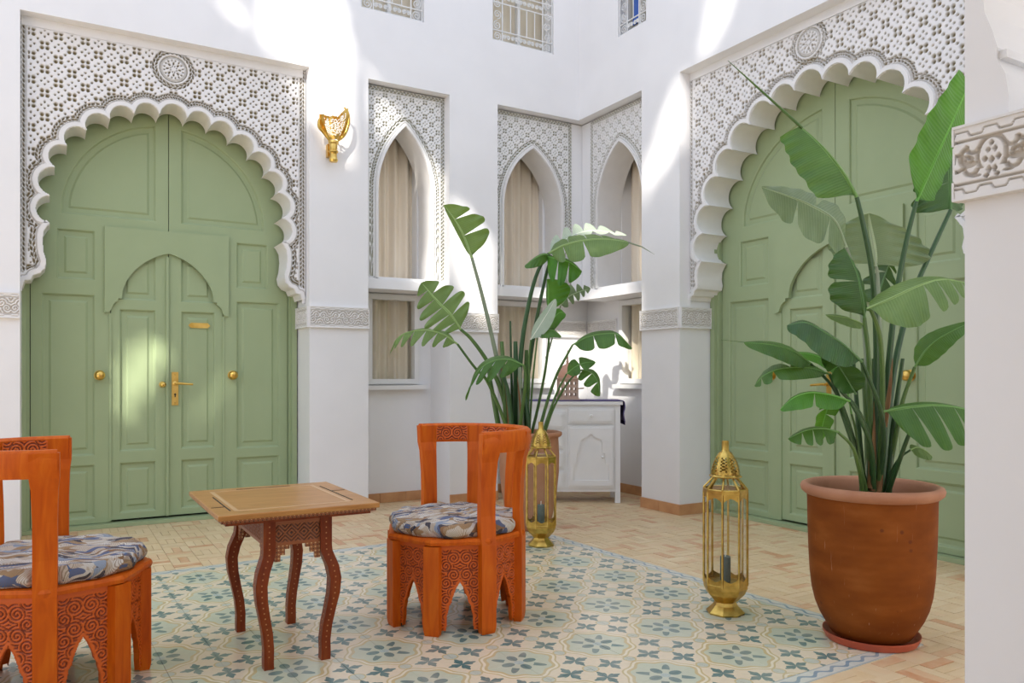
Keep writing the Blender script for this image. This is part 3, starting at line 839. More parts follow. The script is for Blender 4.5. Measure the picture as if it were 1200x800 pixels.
LC = [(.096,3.085),(.265,3.055),(.425,2.985),(.575,2.885),(.695,2.755),(.77,2.595),(.80,2.395),(.80,2.20)]
LB = [(.815,2.185),(.840,2.14),(.846,2.07),(.838,1.99),(.822,1.935),(.832,1.885),(.862,1.85),(.90,1.835),(.915,1.80),(.95,1.795),(.965,1.75)]
portal(1, 'white pierced plaster screen around the lobed arch over the left green door', 'sage green arched double door behind the table, with brass name plate', (.7825, VP, 0), (.7825, VD, 0), 0, 1.0, LC, LB, .969, .0052, 1, 3.43)
RC = [(.118,3.15),(.325,3.11),(.525,3.02),(.70,2.875),(.845,2.70),(.955,2.495),(1.02,2.28),(1.025,2.055)]
RB = [(1.04,2.04),(1.075,1.99),(1.082,1.93),(1.07,1.88),(1.08,1.84),(1.11,1.825),(1.125,1.79),(1.155,1.78),(1.165,1.75)]
portal(2, 'white pierced plaster screen around the lobed arch over the right green door', 'sage green arched double door behind the big potted plant', (UP, 3.655, 0), (UD, 3.655, 0), -PI/2, 1.185, RC, RB, 1.17, .0056, -1, 3.445)
# plain soffit and reveal behind each screen
m = MB(); m.box(-.187, 1.752, VP, VD+.05, 3.55, ZT); m.build('x', M_PLASTER); bpy.data.objects['x'].name = 'trim_3'; struct(bpy.data.objects['trim_3'])
m = MB(); m.box(UP, UD+.05, 2.48, 4.83, 3.55, ZT); struct(m.build('trim_4', M_PLASTER))

# ------------------------------------------------------------------ windows
def pointed(hw, zs, za, zb, n=14):
    """pointed arch polyline from left bottom over the apex to right bottom"""
    # arcs struck so that they meet at the apex
    H = za-zs; R = (H*H+hw*hw)/(2*hw)
    a_end = math.asin(min(1, H/R)); right = [(hw-R+R*math.cos(a_end*(1-k/n)), zs+R*math.sin(a_end*(1-k/n))) for k in range(n+1)]
    right = [(x, z) for x, z in right]+[(hw, zs-(zs-zb)*k/3) for k in (1, 2, 3)]
    return [(-x, z) for x, z in right[::-1]][:-1]+right
def curtain(name, hw, z0, z1, parent, y, seed):
    rnd = random.Random(seed); n = 70; m = MB(); vs = []; fs = []
    ph = rnd.uniform(0, 6)
    for j, z in enumerate((z0, (z0+z1)/2, z1)):
        for i in range(n+1):
            x = -hw+2*hw*i/n; vs.append((x, y+.022*math.sin(x*62+ph+.6*math.sin(x*17+j*.7))+.012*math.sin(x*23+ph*2), z))
    for j in (0, 1):
        for i in range(n): fs.append((j*(n+1)+i, j*(n+1)+i+1, (j+1)*(n+1)+i+1, (j+1)*(n+1)+i))
    return m.add(vs, fs).build(name, M_CURTAIN, parent, True, 80)
def window(idx, label, loc, rz, hw, W, c_off, soff, za=3.30, side_l=0, side_r=0):
    """niche window: glazed lower light, transom ledge, arched pierced screen above; local origin on the window plane"""
    Wn = sempty('window_%d' % idx, label, loc, rz)
    fr = MB(); f = .045
    zl, zt = 1.06, 1.86
    fr.box(-hw, -hw+f, -.03, .05, zl, zt); fr.box(hw-f, hw, -.03, .05, zl, zt); fr.box(-hw+f, hw-f, -.03, .05, zl, zl+f); fr.box(-hw+f, hw-f, -.03, .05, zt-f, zt); fr.box(-hw-.03, hw+.03, -.012, -.0005, zt, zt+.012)
    fr.build('window_frame', M_WHITEWOOD, Wn)
    g = MB().add([(-hw+f, .015, zl+f), (hw-f, .015, zl+f), (hw-f, .015, zt-f), (-hw+f, .015, zt-f)], [(0,1,2,3)]).build('pane', M_GLASS, Wn)
    curtain('curtain', hw-.002, 1.062, 3.39, Wn, .095, idx)
    MB().box(-hw-.06, hw+.06, -.07, .01, zl-.05, zl-.012).build('window_sill', M_WHITEWOOD, Wn)
    lg = MB(); lg.box(-W-side_l, W+side_r, -soff-.02, .05, 1.875, 1.955); lg.box(-W-side_l, W+side_r, -soff+.0, .05, 1.955, 1.98)
    lg.build('ledge', M_PLASTER, Wn)
    poly = pointed(hw+.003, 2.72, za, 1.97)
    P = arch_panel('screen', 'pierced plaster screen with a pointed arch', W, 1.965, 3.60, poly, .062, M_LATTICE_W, Wn, .0048, soff-.002, None, None, .032, .020, .016)
    P.location = (0, -soff, 0)
    for q in ('kind', 'category', 'label'):
        if q in P: del P[q]
    P['label'] = 'white pierced screen with pointed arch'
    if side_r: MB().box(W, W+side_r, -soff+.004, -soff+.05, 1.965, 3.60).build('plain_strip', M_PLASTER, Wn)
    if side_l: MB().box(-W-side_l, -W, -soff+.004, -soff+.05, 1.965, 3.60).build('plain_strip', M_PLASTER, Wn)
    return Wn
window(1, 'curtained window with pointed arch, between the brass wall lamp and the corner', (2.645, VD, 0), 0, .247, .375, 0, .30)
window(2, 'curtained window with pointed arch, just left of the room corner', (3.95, VD, 0), 0, .32, .445, 0, .30, side_r=.13)
window(3, 'curtained window with pointed arch, just right of the room corner', (UD, 5.755, 0), -PI/2, .33, .455, 0, .285, side_l=.14)

def grille_window(idx, label, loc, rz, wd, ht, blue=False):
    Wn = sempty('window_%d' % idx, label, loc, rz)
    MB().box(-wd/2, wd/2, .20, .24, 0, ht).build('curtain', M_CURTAIN, Wn)
    MB().add([(-wd/2, .12, 0), (wd/2, .12, 0), (wd/2, .12, ht), (-wd/2, .12, ht)], [(0,1,2,3)]).build('pane', M_GLASS, Wn)
    f = MB(); f.box(-wd/2+.03, wd/2-.03, .09, .14, 0, .03); f.box(-wd/2, -wd/2+.03, .09, .14, 0, ht); f.box(wd/2-.03, wd/2, .09, .14, 0, ht); f.box(-.015, .015, .09, .14, .03, ht)
    f.build('window_frame', M_WHITEWOOD, Wn)
    g = MB(); y = .02; r = .006
    def bar(x0, z0, x1, z1, rr=r): g.tube([(x0, y, z0), (x1, y, z1)], rr, 6)
    def scroll(cx, cz, R, a0, d=1):
        pts = []
        for k in range(22):
            t = k/21; a = a0+d*t*3.6*PI; rr = R*(1-.86*t); pts.append((cx+rr*math.cos(a), y, cz+rr*math.sin(a)))
        g.tube(pts, .0045, 5)
    c = .105; x0, x1 = -wd/2+.01, wd/2-.01
    for x in (x0, x0+c, x1-c, x1): bar(x, .0, x, ht)
    for z in (.012, c, .36, .36+c): bar(x0, z, x1, z)
    nb = max(2, round((wd-2*c)/.09)); step = (wd-2*c-.02)/nb
    for k in range(1, nb): bar(x0+c+k*step, c, x0+c+k*step, .36, .005)
    for zz in (c/2+.006, .36+c/2):
        for k in range(nb):
            cx = x0+c+(k+.5)*step; scroll(cx-step*.22, zz, min(step*.24, .042), 0, 1); scroll(cx+step*.22, zz, min(step*.24, .042), PI, -1)
    k = 0; z = c/2
    while z < ht:
        for sx in (x0+c/2, x1-c/2): scroll(sx, z, .042, PI/2 if k % 2 else -PI/2, 1 if sx < 0 else -1)
        z += c*.95; k += 1
    nv = 5
    zc = .36+c+.09
    while zc < ht:
        for k in range(nb):
            cx = x0+c+(k+.5)*step; scroll(cx, zc, .05, PI/2*(k % 4), 1)
        bar(x0, zc+.08, x1, zc+.08); zc += .17
    g.build('iron_grille', M_IRON, Wn, True, 60)
    if blue:
        MB().box(-wd/2+.09, -wd/2+.17, .10, .118, .1, .33).build('blue_pane', newmat('blue_glass', (.05,.14,.5), .15)[0], Wn)
    return Wn
grille_window(4, 'upper window with white scrolled iron grille above the wall lamp side', (2.491, VW, ZB), 0, .57, 1.01)
grille_window(5, 'upper window with white scrolled iron grille left of the room corner', (3.785, VW, ZB), 0, .668, 1.01)
grille_window(6, 'upper window with white scrolled iron grille and a blue pane right of the corner', (UW, 5.447, ZB), -PI/2, .39, 1.01, True)

# ------------------------------------------------------------------ carved bands
def vine(X_, Z_, h, per=.16):
    """arabesque of curls between two ruled borders; local z 0..h"""
    zc = (Z_-h/2)/h; x = X_/per
    fx = np.abs(np.mod(x, 1)-.5)*2      # mirrored repeat 0..1
    d1 = np.hypot((fx-.32)*per/2/h, zc-.08); d2 = np.hypot((fx-.72)*per/2/h, zc+.12)
    s = np.sin(d1*58+np.arctan2(zc-.08, fx-.32)*1.0); s2 = np.sin(d2*62-np.arctan2(zc+.12, fx-.72)*1.0)
    f = np.where(d1 < d2, s, s2)
    m = sstep(.05, .45, f)*sstep(.34, .31, np.abs(zc)) if False else sstep(.05, .45, f)*(1-sstep(.30, .32, np.abs(zc)))
    rule = (1-sstep(.006, .014, np.abs(np.abs(zc)-.345)))*.9
    zig = np.abs(zc)-(.42+.022*np.sign(np.sin(x*2*PI*2)))
    m = np.maximum(m, np.maximum(rule, (1-sstep(.006, .014, np.abs(zig)))*.6))
    return m
def band(idx, label, loc, rz, L, z0=1.53, z1=1.69, t=.022):
    h = z1-z0
    B_ = sempty('trim_%d' % idx, label, loc, rz)
    xs = np.linspace(0, L, max(12, int(L/.0042))); zs = np.linspace(z0, z1, 40)
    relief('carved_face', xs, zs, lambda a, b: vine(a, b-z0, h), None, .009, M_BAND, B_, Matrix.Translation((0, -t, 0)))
    MB().box(0, L, -t+.0095, 0, z0, z1).build('band_core', M_CARVE_W, B_)
    m = MB(); m.box(-.0005, L+.0005, -t-.003, 0, z1, z1+.006); m.box(-.0005, L+.0005, -t-.003, 0, z0-.006, z0)
    m.box(-.0005, .004, -t-.001, 0, z0, z1); m.box(L-.004, L+.0005, -t-.001, 0, z0, z1); m.build('band_edge', M_CARVE_W, B_)
    return B_
lab = 'carved white plaster band %s'
band(5, lab % 'on the pier left of the left door', (-1.2, VW, 0), 0, 1.01)
band(6, lab % 'on the pier under the brass wall lamp', (1.777, VW, 0), 0, .493)
band(7, lab % 'on the reveal right of the left door', (1.777, VD-.06, 0), -PI/2, .345)
band(8, lab % 'between the two left windows', (3.02, VW, 0), 0, .486)
band(9, lab % 'on the narrow pier left of the right door', (UW, 5.31, 0), -PI/2, .48)
band(10, lab % 'on the reveal left of the right door', (UW, 4.83, 0), 0, .33)
band(11, lab % 'in the corner niche right side', (UD, VD, 0), -PI/2, .50)
band(12, lab % 'in the corner niche left side', (4.27, VD, 0), 0, .50)

# ------------------------------------------------------------------ near arcade pillar
m = MB(); m.box(1.754, 2.12, .2, 1.0, 0, 1.54)
prof = [(1.0,1.66),(1.0,3.6),(.1,3.6),(.1,2.75),(.35,2.72),(.6,2.62),(.78,2.47),(.89,2.30),(.945,2.12),(.962,1.985),(.957,1.937),(.941,1.892),(.930,1.852),(.931,1.849),(.931,1.828),(.914,1.79),(.907,1.74),(.906,1.66)]
n = len(prof)
m.add([(1.754, v, z) for v, z in prof]+[(2.12, v, z) for v, z in prof], [tuple(range(n))[::-1], tuple(range(n, 2*n))]+[(i, (i+1) % n, (i+1) % n+n, i+n) for i in range(n)])
m.box(1.754, 2.12, .2, .906, 1.54, 1.66)
m.box(1.762, 2.12, .915, .936, 1.829, 1.846)
struct(m.build('wall_arcade', M_PLASTER))
def bigband(X_, Z_):
    z = Z_-.08; x = np.mod(X_-.07+.075, .15)-.075; ax = np.abs(x)
    m = np.zeros_like(X_)
    def line(d, w_=.0016): return 1-sstep(w_, w_*2.0, np.abs(d))
    def dia(cx, cz, rx, rz_): return 1-sstep(.75, 1.1, np.abs(ax-cx)/rx+np.abs(z-cz)/rz_)
    def arcl(cx, cz, r_, a0, a1, w_=.002):
        th = np.arctan2(z-cz, ax-cx); return line(np.hypot(ax-cx, z-cz)-r_, w_)*((th > a0) & (th < a1))
    band_ = (np.abs(z) < .047)
    m = np.maximum(m, line(np.abs(z)-.047, .002))
    # palmette with pierced knots, curling side leaves
    pal = np.hypot(ax/.030, (z-.006)/.040)
    m = np.maximum(m, line((pal-1)*.028, .0022)*band_*(z > -.02))
    for q in ((0,.030,.005,.007),(.007,.016,.0045,.007),(0,-.006,.006,.009),(.014,-.002,.006,.008),(.006,-.026,.005,.010),(.011,-.038,.006,.006)): m = np.maximum(m, dia(*q))
    m = np.maximum(m, arcl(.048, .010, .020, -2.4, 1.2, .0028)); m = np.maximum(m, arcl(.044, -.016, .014, -3.0, 1.9, .0026)); m = np.maximum(m, arcl(.040, .030, .013, -2.9, .4, .0024))
    m = np.maximum(m, arcl(.075, .0, .018, -PI, PI, .0022)*band_); m = np.maximum(m, 1-sstep(.8, 1.15, np.hypot((ax-.047)/.009, (z-.008-.4*(ax-.047))/.005)))
    m = np.maximum(m, 1-sstep(.8, 1.15, np.hypot((ax-.034)/.011, (z+.034)/.003))); m = m*(np.abs(z) < .05)
    zz = .062+.0055*np.clip(3.2*np.sin(X_*2*PI/.062+np.sign(z)*1.0), -1, 1)
    m = np.maximum(m, line(np.abs(z)-zz, .0012)*.8)
    return m
Bb = sempty('trim_13', 'deeply carved plaster capital band on the near pillar', (1.754, 1.0, 0), -PI/2)
xs = np.linspace(-.012, .8, 330); zs = np.linspace(1.535, 1.695, 110)
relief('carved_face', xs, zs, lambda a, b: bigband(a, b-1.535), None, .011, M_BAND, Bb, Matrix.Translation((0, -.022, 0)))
m = MB(); m.box(-.012, .8, -.010, 0, 1.535, 1.695)
m.box(-.016, -.011, -.024, .2, 1.535, 1.575); m.box(-.016, -.011, -.020, .2, 1.578, 1.652); m.box(-.016, -.011, -.024, .2, 1.655, 1.695)
m.build('band_core', M_CARVE_W, Bb)
m = MB(); m.box(-.014, .8, -.026, 0, 1.692, 1.698); m.box(-.014, .8, -.026, 0, 1.532, 1.538); m.build('band_edge', M_CARVE_W, Bb)
skirt('baseboard_arcade', [(2.10,1.02,2.12,1.02,0,1)])

# ------------------------------------------------------------------ wall lamp
S = thing('wall_lamp', 'pierced gilt shell wall lamp on the white wall beside the left door', 'wall lamp', (1.945, VW, 3.02))
m = MB(); m.lathe([(.001,-.175),(.030,-.17),(.036,-.155),(.030,-.14),(.027,-.11),(.030,-.10),(.038,-.092),(.038,-.082),(.030,-.075),(.032,-.03),(.042,-.02),(.042,-.005),(.03,0)], 20, Matrix.Translation((0, -.09, 0)))
m.build('lamp_stem', M_BRASS, S, True)
MB().box(-.035, .035, -.05, 0, -.12, -.02).build('wall_plate', M_BRASS, S)
def shell(flip):
    m = MB(); vs = []; fs = []; nu, nv = 26, 30
    for j in range(nv+1):
        t = j/nv
        for i in range(nu+1):
            s_ = i/nu*2-1
            top = 1-.55*abs(s_*.9)**1.0
            hgt = .275*t
            x = s_*(.036+.085*math.sin(min(1, t*1.15)*PI/2))
            fl = .012*math.sin(s_*26)*t
            yy = -.09-(.05+.055*t)*math.cos(s_*1.45)+fl
            z = hgt*(1-.42*(1-abs(s_))**1.4) if flip else hgt*(.60+.4*abs(s_)**.8)
            z *= 1.0 if s_ > 0 else 1-.30*min(1, -s_*2)
            vs.append((x, yy, z))
    rnd = random.Random(4)
    for j in range(nv):
        for i in range(nu):
            if 4 < j < nv-4 and 2 < i < nu-3 and (i+j) % 2 == 0 and rnd.random() < .75: continue
            a = j*(nu+1)+i; fs.append((a, a+1, a+nu+2, a+nu+1))
    return m.add(vs, fs)
shell(True).build('lamp_shell', M_BRASS, S, True, 60)
for sx, hh in ((-1, .17), (1, .28)):
    m = MB(); pts = [(sx*.03, -.085, 0), (sx*.085, -.095, .06), (sx*.118, -.10, hh*.55), (sx*.118, -.10, hh*.85), (sx*.085, -.10, hh)]
    q_ = smooth(pts, 16); m.tube(q_, [.010+.006*math.sin(PI*min(1, i/12)) if i < 14 else .008 for i in range(17)], 8); m.build('shell_rim', M_BRASS, S, True)

# ------------------------------------------------------------------ armchairs
def curls(X_, Z_):
    ax = np.abs(X_); s = 1/.05
    z = Z_
    d1 = np.hypot(ax-.028, np.mod(z, .075)-.037); a1 = np.arctan2(np.mod(z, .075)-.037, ax-.028)
    d2 = np.hypot(ax-.062, np.mod(z+.035, .075)-.037); a2 = np.arctan2(np.mod(z+.035, .075)-.037, ax-.062)
    f = np.where(d1 < d2, np.sin(d1*520+a1*1.0), np.sin(d2*520-a2*1.0))
    return sstep(.1, .5, f)
CH_R = .315
def tubchair(label, clabel, loc, rz, grp_rot=0):
    C_ = thing('tub_chair', label, 'armchair', loc, rz, 'carved orange tub chairs')
    R = CH_R; Zs = .405
    # seat board and rim
    MB().lathe([(R+.005,Zs-.012),(R+.022,Zs-.008),(R+.026,Zs+.006),(R+.020,Zs+.018),(R-.02,Zs+.02)], 8, None, True, ph=0).build('seat', M_ORANGE, C_)
    side = 2*R*math.sin(PI/8)
    # carved panels with an ogee opening
    hw = side/2-.022
    og = [(-.066,-.01),(-.058,.035),(-.060,.06),(-.050,.095),(-.052,.105),(-.038,.125),(-.034,.145),(-.018,.185),(0,.215),(.018,.185),(.034,.145),(.038,.125),(.052,.105),(.050,.095),(.060,.06),(.058,.035),(.066,-.01)]
    og = [(x, z+.02) for x, z in og]
    closed = og
    xs = np.linspace(-hw, hw, 64); zs = np.linspace(.02, Zs-.012, 118)
    def fm(X_, Z_):
        d = seg_dist(X_, Z_, og); m = curls(X_, Z_)
        fr = sstep(.008, .012, d)*sstep(.008, .013, hw-np.abs(X_))*sstep(.018, .022, Zs-.012-Z_)
        m = m*fr
        m = np.maximum(m, .8*(1-sstep(.001, .003, np.abs(Z_-.285)))*(d > .01))
        return m*(.9)
    keep = lambda X_, Z_: ~inside(X_, Z_, closed)
    proto = None
    apo = R*math.cos(PI/8)
    for k in range(8):
        a = PI/8+k*PI/4
        M = Matrix.Rotation(a+PI/2, 4, 'Z')
        if proto is None:
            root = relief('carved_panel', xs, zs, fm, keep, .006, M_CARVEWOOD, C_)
            b = MB(); strip_pts = og
            n = len(og); vs = [(x, -.001, z) for x, z in og]+[(x, .020, z) for x, z in og]
            b.add(vs, [(i+1, i, n+i, n+i+1) for i in range(n-1)])
            inner = [(x, z) for x, z in og]
            for i in range(n-1):
                b.add([(og[i][0], .020, og[i][1]), (og[i+1][0], .020, og[i+1][1]), (og[i+1][0], .020, Zs-.012), (og[i][0], .020, Zs-.012)], [(0, 1, 2, 3)])
            for sx in (-1, 1): b.box(min(sx*.066, sx*hw), max(sx*.066, sx*hw), .0185, .0200, .02, Zs-.012)
            proto = (root.data, b.mesh('panel_back', M_ORANGE))
            P = root
        else: P = link('carved_panel', proto[0], C_)
        P.location = (apo*math.cos(a), apo*math.sin(a), 0); P.rotation_euler = (0, 0, a+PI/2)
        link('panel_back', proto[1], P)
    # posts; the five at the back rise to carry the rail
    back = (-2, -1, 0, 1, 2)
    for k in range(-3, 5):
        a = k*PI/4; m = MB()
        M = Matrix.Rotation(a+PI/2, 4, 'Z')      # local -y points outward
        def sec(zz, r, w_, t_): return [Vector((-w_/2, -r-t_/2, zz)), Vector((w_/2, -r-t_/2, zz)), Vector((w_/2, -r+t_/2, zz)), Vector((-w_/2, -r+t_/2, zz))]
        secs = [sec(0, R-.004, .062, .035), sec(.012, R-.002, .068, .038), sec(.03, R, .072, .04), sec(Zs-.012, R, .072, .04)]
        if k in back:
            wd = .074
            secs += [sec(Zs+.02, R-.004, wd, .038), sec(.52, R-.008, wd, .034), sec(.65, R-.004, wd, .034), sec(.76, R+.008, wd+.006, .036), sec(.80, R+.018, wd+.016, .038), sec(.885, R+.026, wd+.016, .04)]
        vs = [M @ p for s_ in secs for p in s_]; fs = [(3,2,1,0), tuple(4*(len(secs)-1)+i for i in range(4))]
        for r_ in range(len(secs)-1):
            for i in range(4): fs.append((r_*4+i, r_*4+(i+1) % 4, r_*4+4+(i+1) % 4, r_*4+4+i))
        m.add(vs, fs); po = m.build('back_post' if k in back else 'leg_post', M_ORANGE, C_)
        po.data.shade_flat()
    # top rail
    m = MB(); r0, r1 = R+.000, R+.044; n = 24; vs = []; fs = []
    for i in range(n+1):
        a = -PI/2-.11+(PI+.22)*i/n
        for r_, z_ in ((r0,.80),(r1-.006,.80),(r1+.004,.84),(r1,.885),(r1-.01,.895),(r0+.008,.895),(r0-.002,.885)): vs.append((r_*math.cos(a), r_*math.sin(a), z_))
    for i in range(n):
        for k in range(7): fs.append((i*7+k, i*7+(k+1) % 7, (i+1)*7+(k+1) % 7, (i+1)*7+k))
    fs += [tuple(range(7))[::-1], tuple(n*7+k for k in range(7))]
    m.add(vs, fs).build('top_rail', M_ORANGE, C_, True, 40)
    # carved strips on the inside of the rail
    for k in range(4):
        aa = -PI/2+PI/4*(k+.5); L = .084
        xs2 = np.linspace(-L, L, 66); zs2 = np.linspace(.812, .880, 26)
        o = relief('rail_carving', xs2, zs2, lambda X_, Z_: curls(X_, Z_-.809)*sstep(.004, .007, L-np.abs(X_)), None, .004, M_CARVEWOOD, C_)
        me = o.data; co = np.empty(len(me.vertices)*3, 'f'); me.vertices.foreach_get('co', co); co = co.reshape(-1, 3)
        # bend to the rail; faces the seat
        an = aa-co[:, 0]/R; rr = R-.0075+co[:, 1]
        me.vertices.foreach_set('co', np.stack([rr*np.cos(an), rr*np.sin(an), co[:, 2]], -1).astype('f').reshape(-1)); me.update()
    # cushion: its own thing
    m = MB(); vs = []; fs = []; na, nr = 72, 14; rnd = random.Random(int(loc[0]*100)+3)
    tuft = [rnd.uniform(0, 6.28) for _ in range(6)]
    rowsz = []
    for j in range(nr+1):
        t = j/nr; ph = t*PI
        for i in range(na):
            a = 2*PI*i/na
            lobe = .008*math.sin(a*12+tuft[0])+.006*math.sin(a*7+tuft[1])
            rr = (R-.004+lobe)
            if j <= nr-6: q = (j/(nr-6)); r_ = rr*(.02+.94*q); z_ = .062+.010*math.cos(q*PI*.5)-.006*math.sin(a*5+tuft[2])*math.sin(q*PI)+.004*math.sin(a*11+q*9+tuft[3])*q
            else:
                q = (j-(nr-6))/6; r_ = rr*(.96+.045*math.sin(q*PI)); z_ = .058*(1-q)+.004*math.sin(a*18+tuft[4])*(1-q)+.001
            vs.append((r_*math.cos(a), r_*math.sin(a), z_))
    for j in range(nr):
        for i in range(na):
            i2 = (i+1) % na; fs.append((j*na+i, (j+1)*na+i, (j+1)*na+i2, j*na+i2))
    fs.append(tuple(range(na))); fs.append(tuple(nr*na+i for i in range(na))[::-1])
    # notches where posts pass
    nv = []
    for x, y, z in vs:
        r_ = math.hypot(x, y); a = math.atan2(y, x)
        for k in back:
            da = abs((a-k*PI/4+PI) % (2*PI)-PI)
            if da < .15: r_ = min(r_, R-.030)
        nv.append((r_*math.cos(a), r_*math.sin(a), z))
    m.add(nv, fs)
    cu = m.build('seat_cushion', M_FABRIC, None, True, 70); cu.location = (loc[0], loc[1], loc[2]+Zs+.021); cu.rotation_euler = (0, 0, rz)
    tag(cu, clabel, 'cushion', 'round patterned seat cushions')
tubchair('carved orange wooden tub chair between the small table and the brass lantern', 'round patterned cushion on the tub chair in the middle', (1.664, 3.377, 0), math.radians(0))
tubchair('carved orange wooden tub chair cut off by the left edge of the photo', 'round patterned cushion on the tub chair at the left edge', (.000, 3.405, 0), math.radians(176))

# ------------------------------------------------------------------ table
T = thing('side_table', 'small wooden table with inlaid top and curved legs between the chairs', 'table', (.838, 3.39, 0))
zt = .628
x0, x1, y0, y1 = -.313, .313, -.36, .36
tp = MB(); tp.box(x0, x1, y0, y1, zt-.022, zt-.001); top = tp.build('table_top', M_TABLETOP, T)
bv = top.modifiers.new('bevel', 'BEVEL'); bv.width = .004; bv.segments = 2
MB().box(x0+.012, x1-.012, y0+.012, y1-.012, zt-.034, zt-.022).build('top_edge_moulding', M_INLAY, T)
MB().box(x0+.03, x1-.03, y0+.03, y1-.03, zt-.046, zt-.034).build('under_top', M_BROWN, T)
e_ = .0012
def thinbar(a, b, c, d): MB().box(a, b, c, d, zt-.003, zt-.001+e_).build('inlay_line', M_DARK, T)
thinbar(-.255, -.250, -.26, .12); thinbar(.235, .240, -.24, .22); thinbar(-.12, .12, .300, .304); thinbar(-.305, -.255, -.16, -.155); thinbar(.242, .30, .05, .055)
m = MB()
for (a, b, c, d) in ((-.24,.22,-.28,-.262),(-.24,.22,.262,.28),(-.24,-.222,-.262,.262),(.202,.22,-.262,.262)): m.box(a, b, c, d, zt-.002, zt-.0002)
m.build('inlay_frame', newmat('light_inlay', (.60,.36,.17), .35)[0], T)
fx, fy = .112, .262
for sx in (-1, 1):
    for sy in (-1, 1):
        m = MB(); secs = []
        prof = [(0,.000,.021),(.03,.001,.021),(.08,.000,.021),(.14,.006,.0215),(.20,.018,.022),(.27,.032,.024),(.33,.036,.025),(.38,.026,.026),(.42,.010,.026),(.44,.002,.026),(.46,0,.026),(.585,0,.026)]
        for z_, o_, h_ in prof:
            cx, cy = sx*(fx+o_*.95), sy*(fy+o_*.55)
            secs.append([(cx-h_*.9, cy-h_, z_), (cx+h_*.9, cy-h_, z_), (cx+h_*.9, cy+h_, z_), (cx-h_*.9, cy+h_, z_)])
        fs = [(3,2,1,0), tuple(4*(len(secs)-1)+i for i in range(4))]
        for r_ in range(len(secs)-1):
            for i in range(4): fs.append((r_*4+i, r_*4+(i+1) % 4, r_*4+4+(i+1) % 4, r_*4+4+i))
        m.add([p for s_ in secs for p in s_], fs)
        lg = m.build('leg', M_BROWN, T, True, 45)
        d = MB()
        for z_, o_, h_ in prof[1:-1]:
            pass
        for z_ in np.arange(.05, .56, .022):
            o_ = np.interp(z_, [p[0] for p in prof], [p[1] for p in prof]); h_ = np.interp(z_, [p[0] for p in prof], [p[2] for p in prof])
            cx, cy = sx*(fx+o_*.95), sy*(fy+o_*.55)
            d.box(cx-.0024, cx+.0024, cy-h_-.0008, cy-h_+.001, z_-.0024, z_+.0024); d.box(cx-h_*.9-.0008, cx-h_*.9+.001, cy-.0024, cy+.0024, z_-.0024, z_+.0024)
        o_ = .024; cx, cy = sx*(fx+o_*.95), sy*(fy+o_*.55)
        stuff(d.build('inlay', newmat('leg_inlay', (.50,.22,.07), .4)[0] if 'leg_inlay' not in bpy.data.materials else bpy.data.materials['leg_inlay'], lg))
def table_carve(X_, Z_):
    z = Z_-.525; w_ = np.abs(np.abs(np.mod(X_/.1, 1)-.5)*.1*1.0-.025)+np.abs(z)
    f = np.sin(w_*420); return sstep(.2, .6, f)*(1-sstep(.032, .036, np.abs(z)))
for k, (L, loc, rz) in enumerate((((fx-.022), (0, -fy-.018, 0), 0), ((fx-.022), (0, fy+.018, 0), PI), ((fy-.022), (-fx-.016, 0, 0), -PI/2), ((fy-.022), (fx+.016, 0, 0), PI/2))):
    ap = relief('apron', np.linspace(-L, L, int(L/.0015)), np.linspace(.478, .585, 50), table_carve, None, .005, M_CARVEBROWN, T)
    ap.location = loc; ap.rotation_euler = (0, 0, rz)
    m = MB(); m.box(-L, L, .0062, .0198, .4782, .5848)
    for sx in (-1, 1):
        for i, (w0, w1, zz) in enumerate(((0, .022, .415), (.022, .040, .440), (.040, .058, .462))):
            xa, xb = sx*(L-w0), sx*(L-w1); m.box(min(xa, xb), max(xa, xb), .002, .018, zz, .4779)
    m.build('stepped_bracket', M_INLAY, ap)

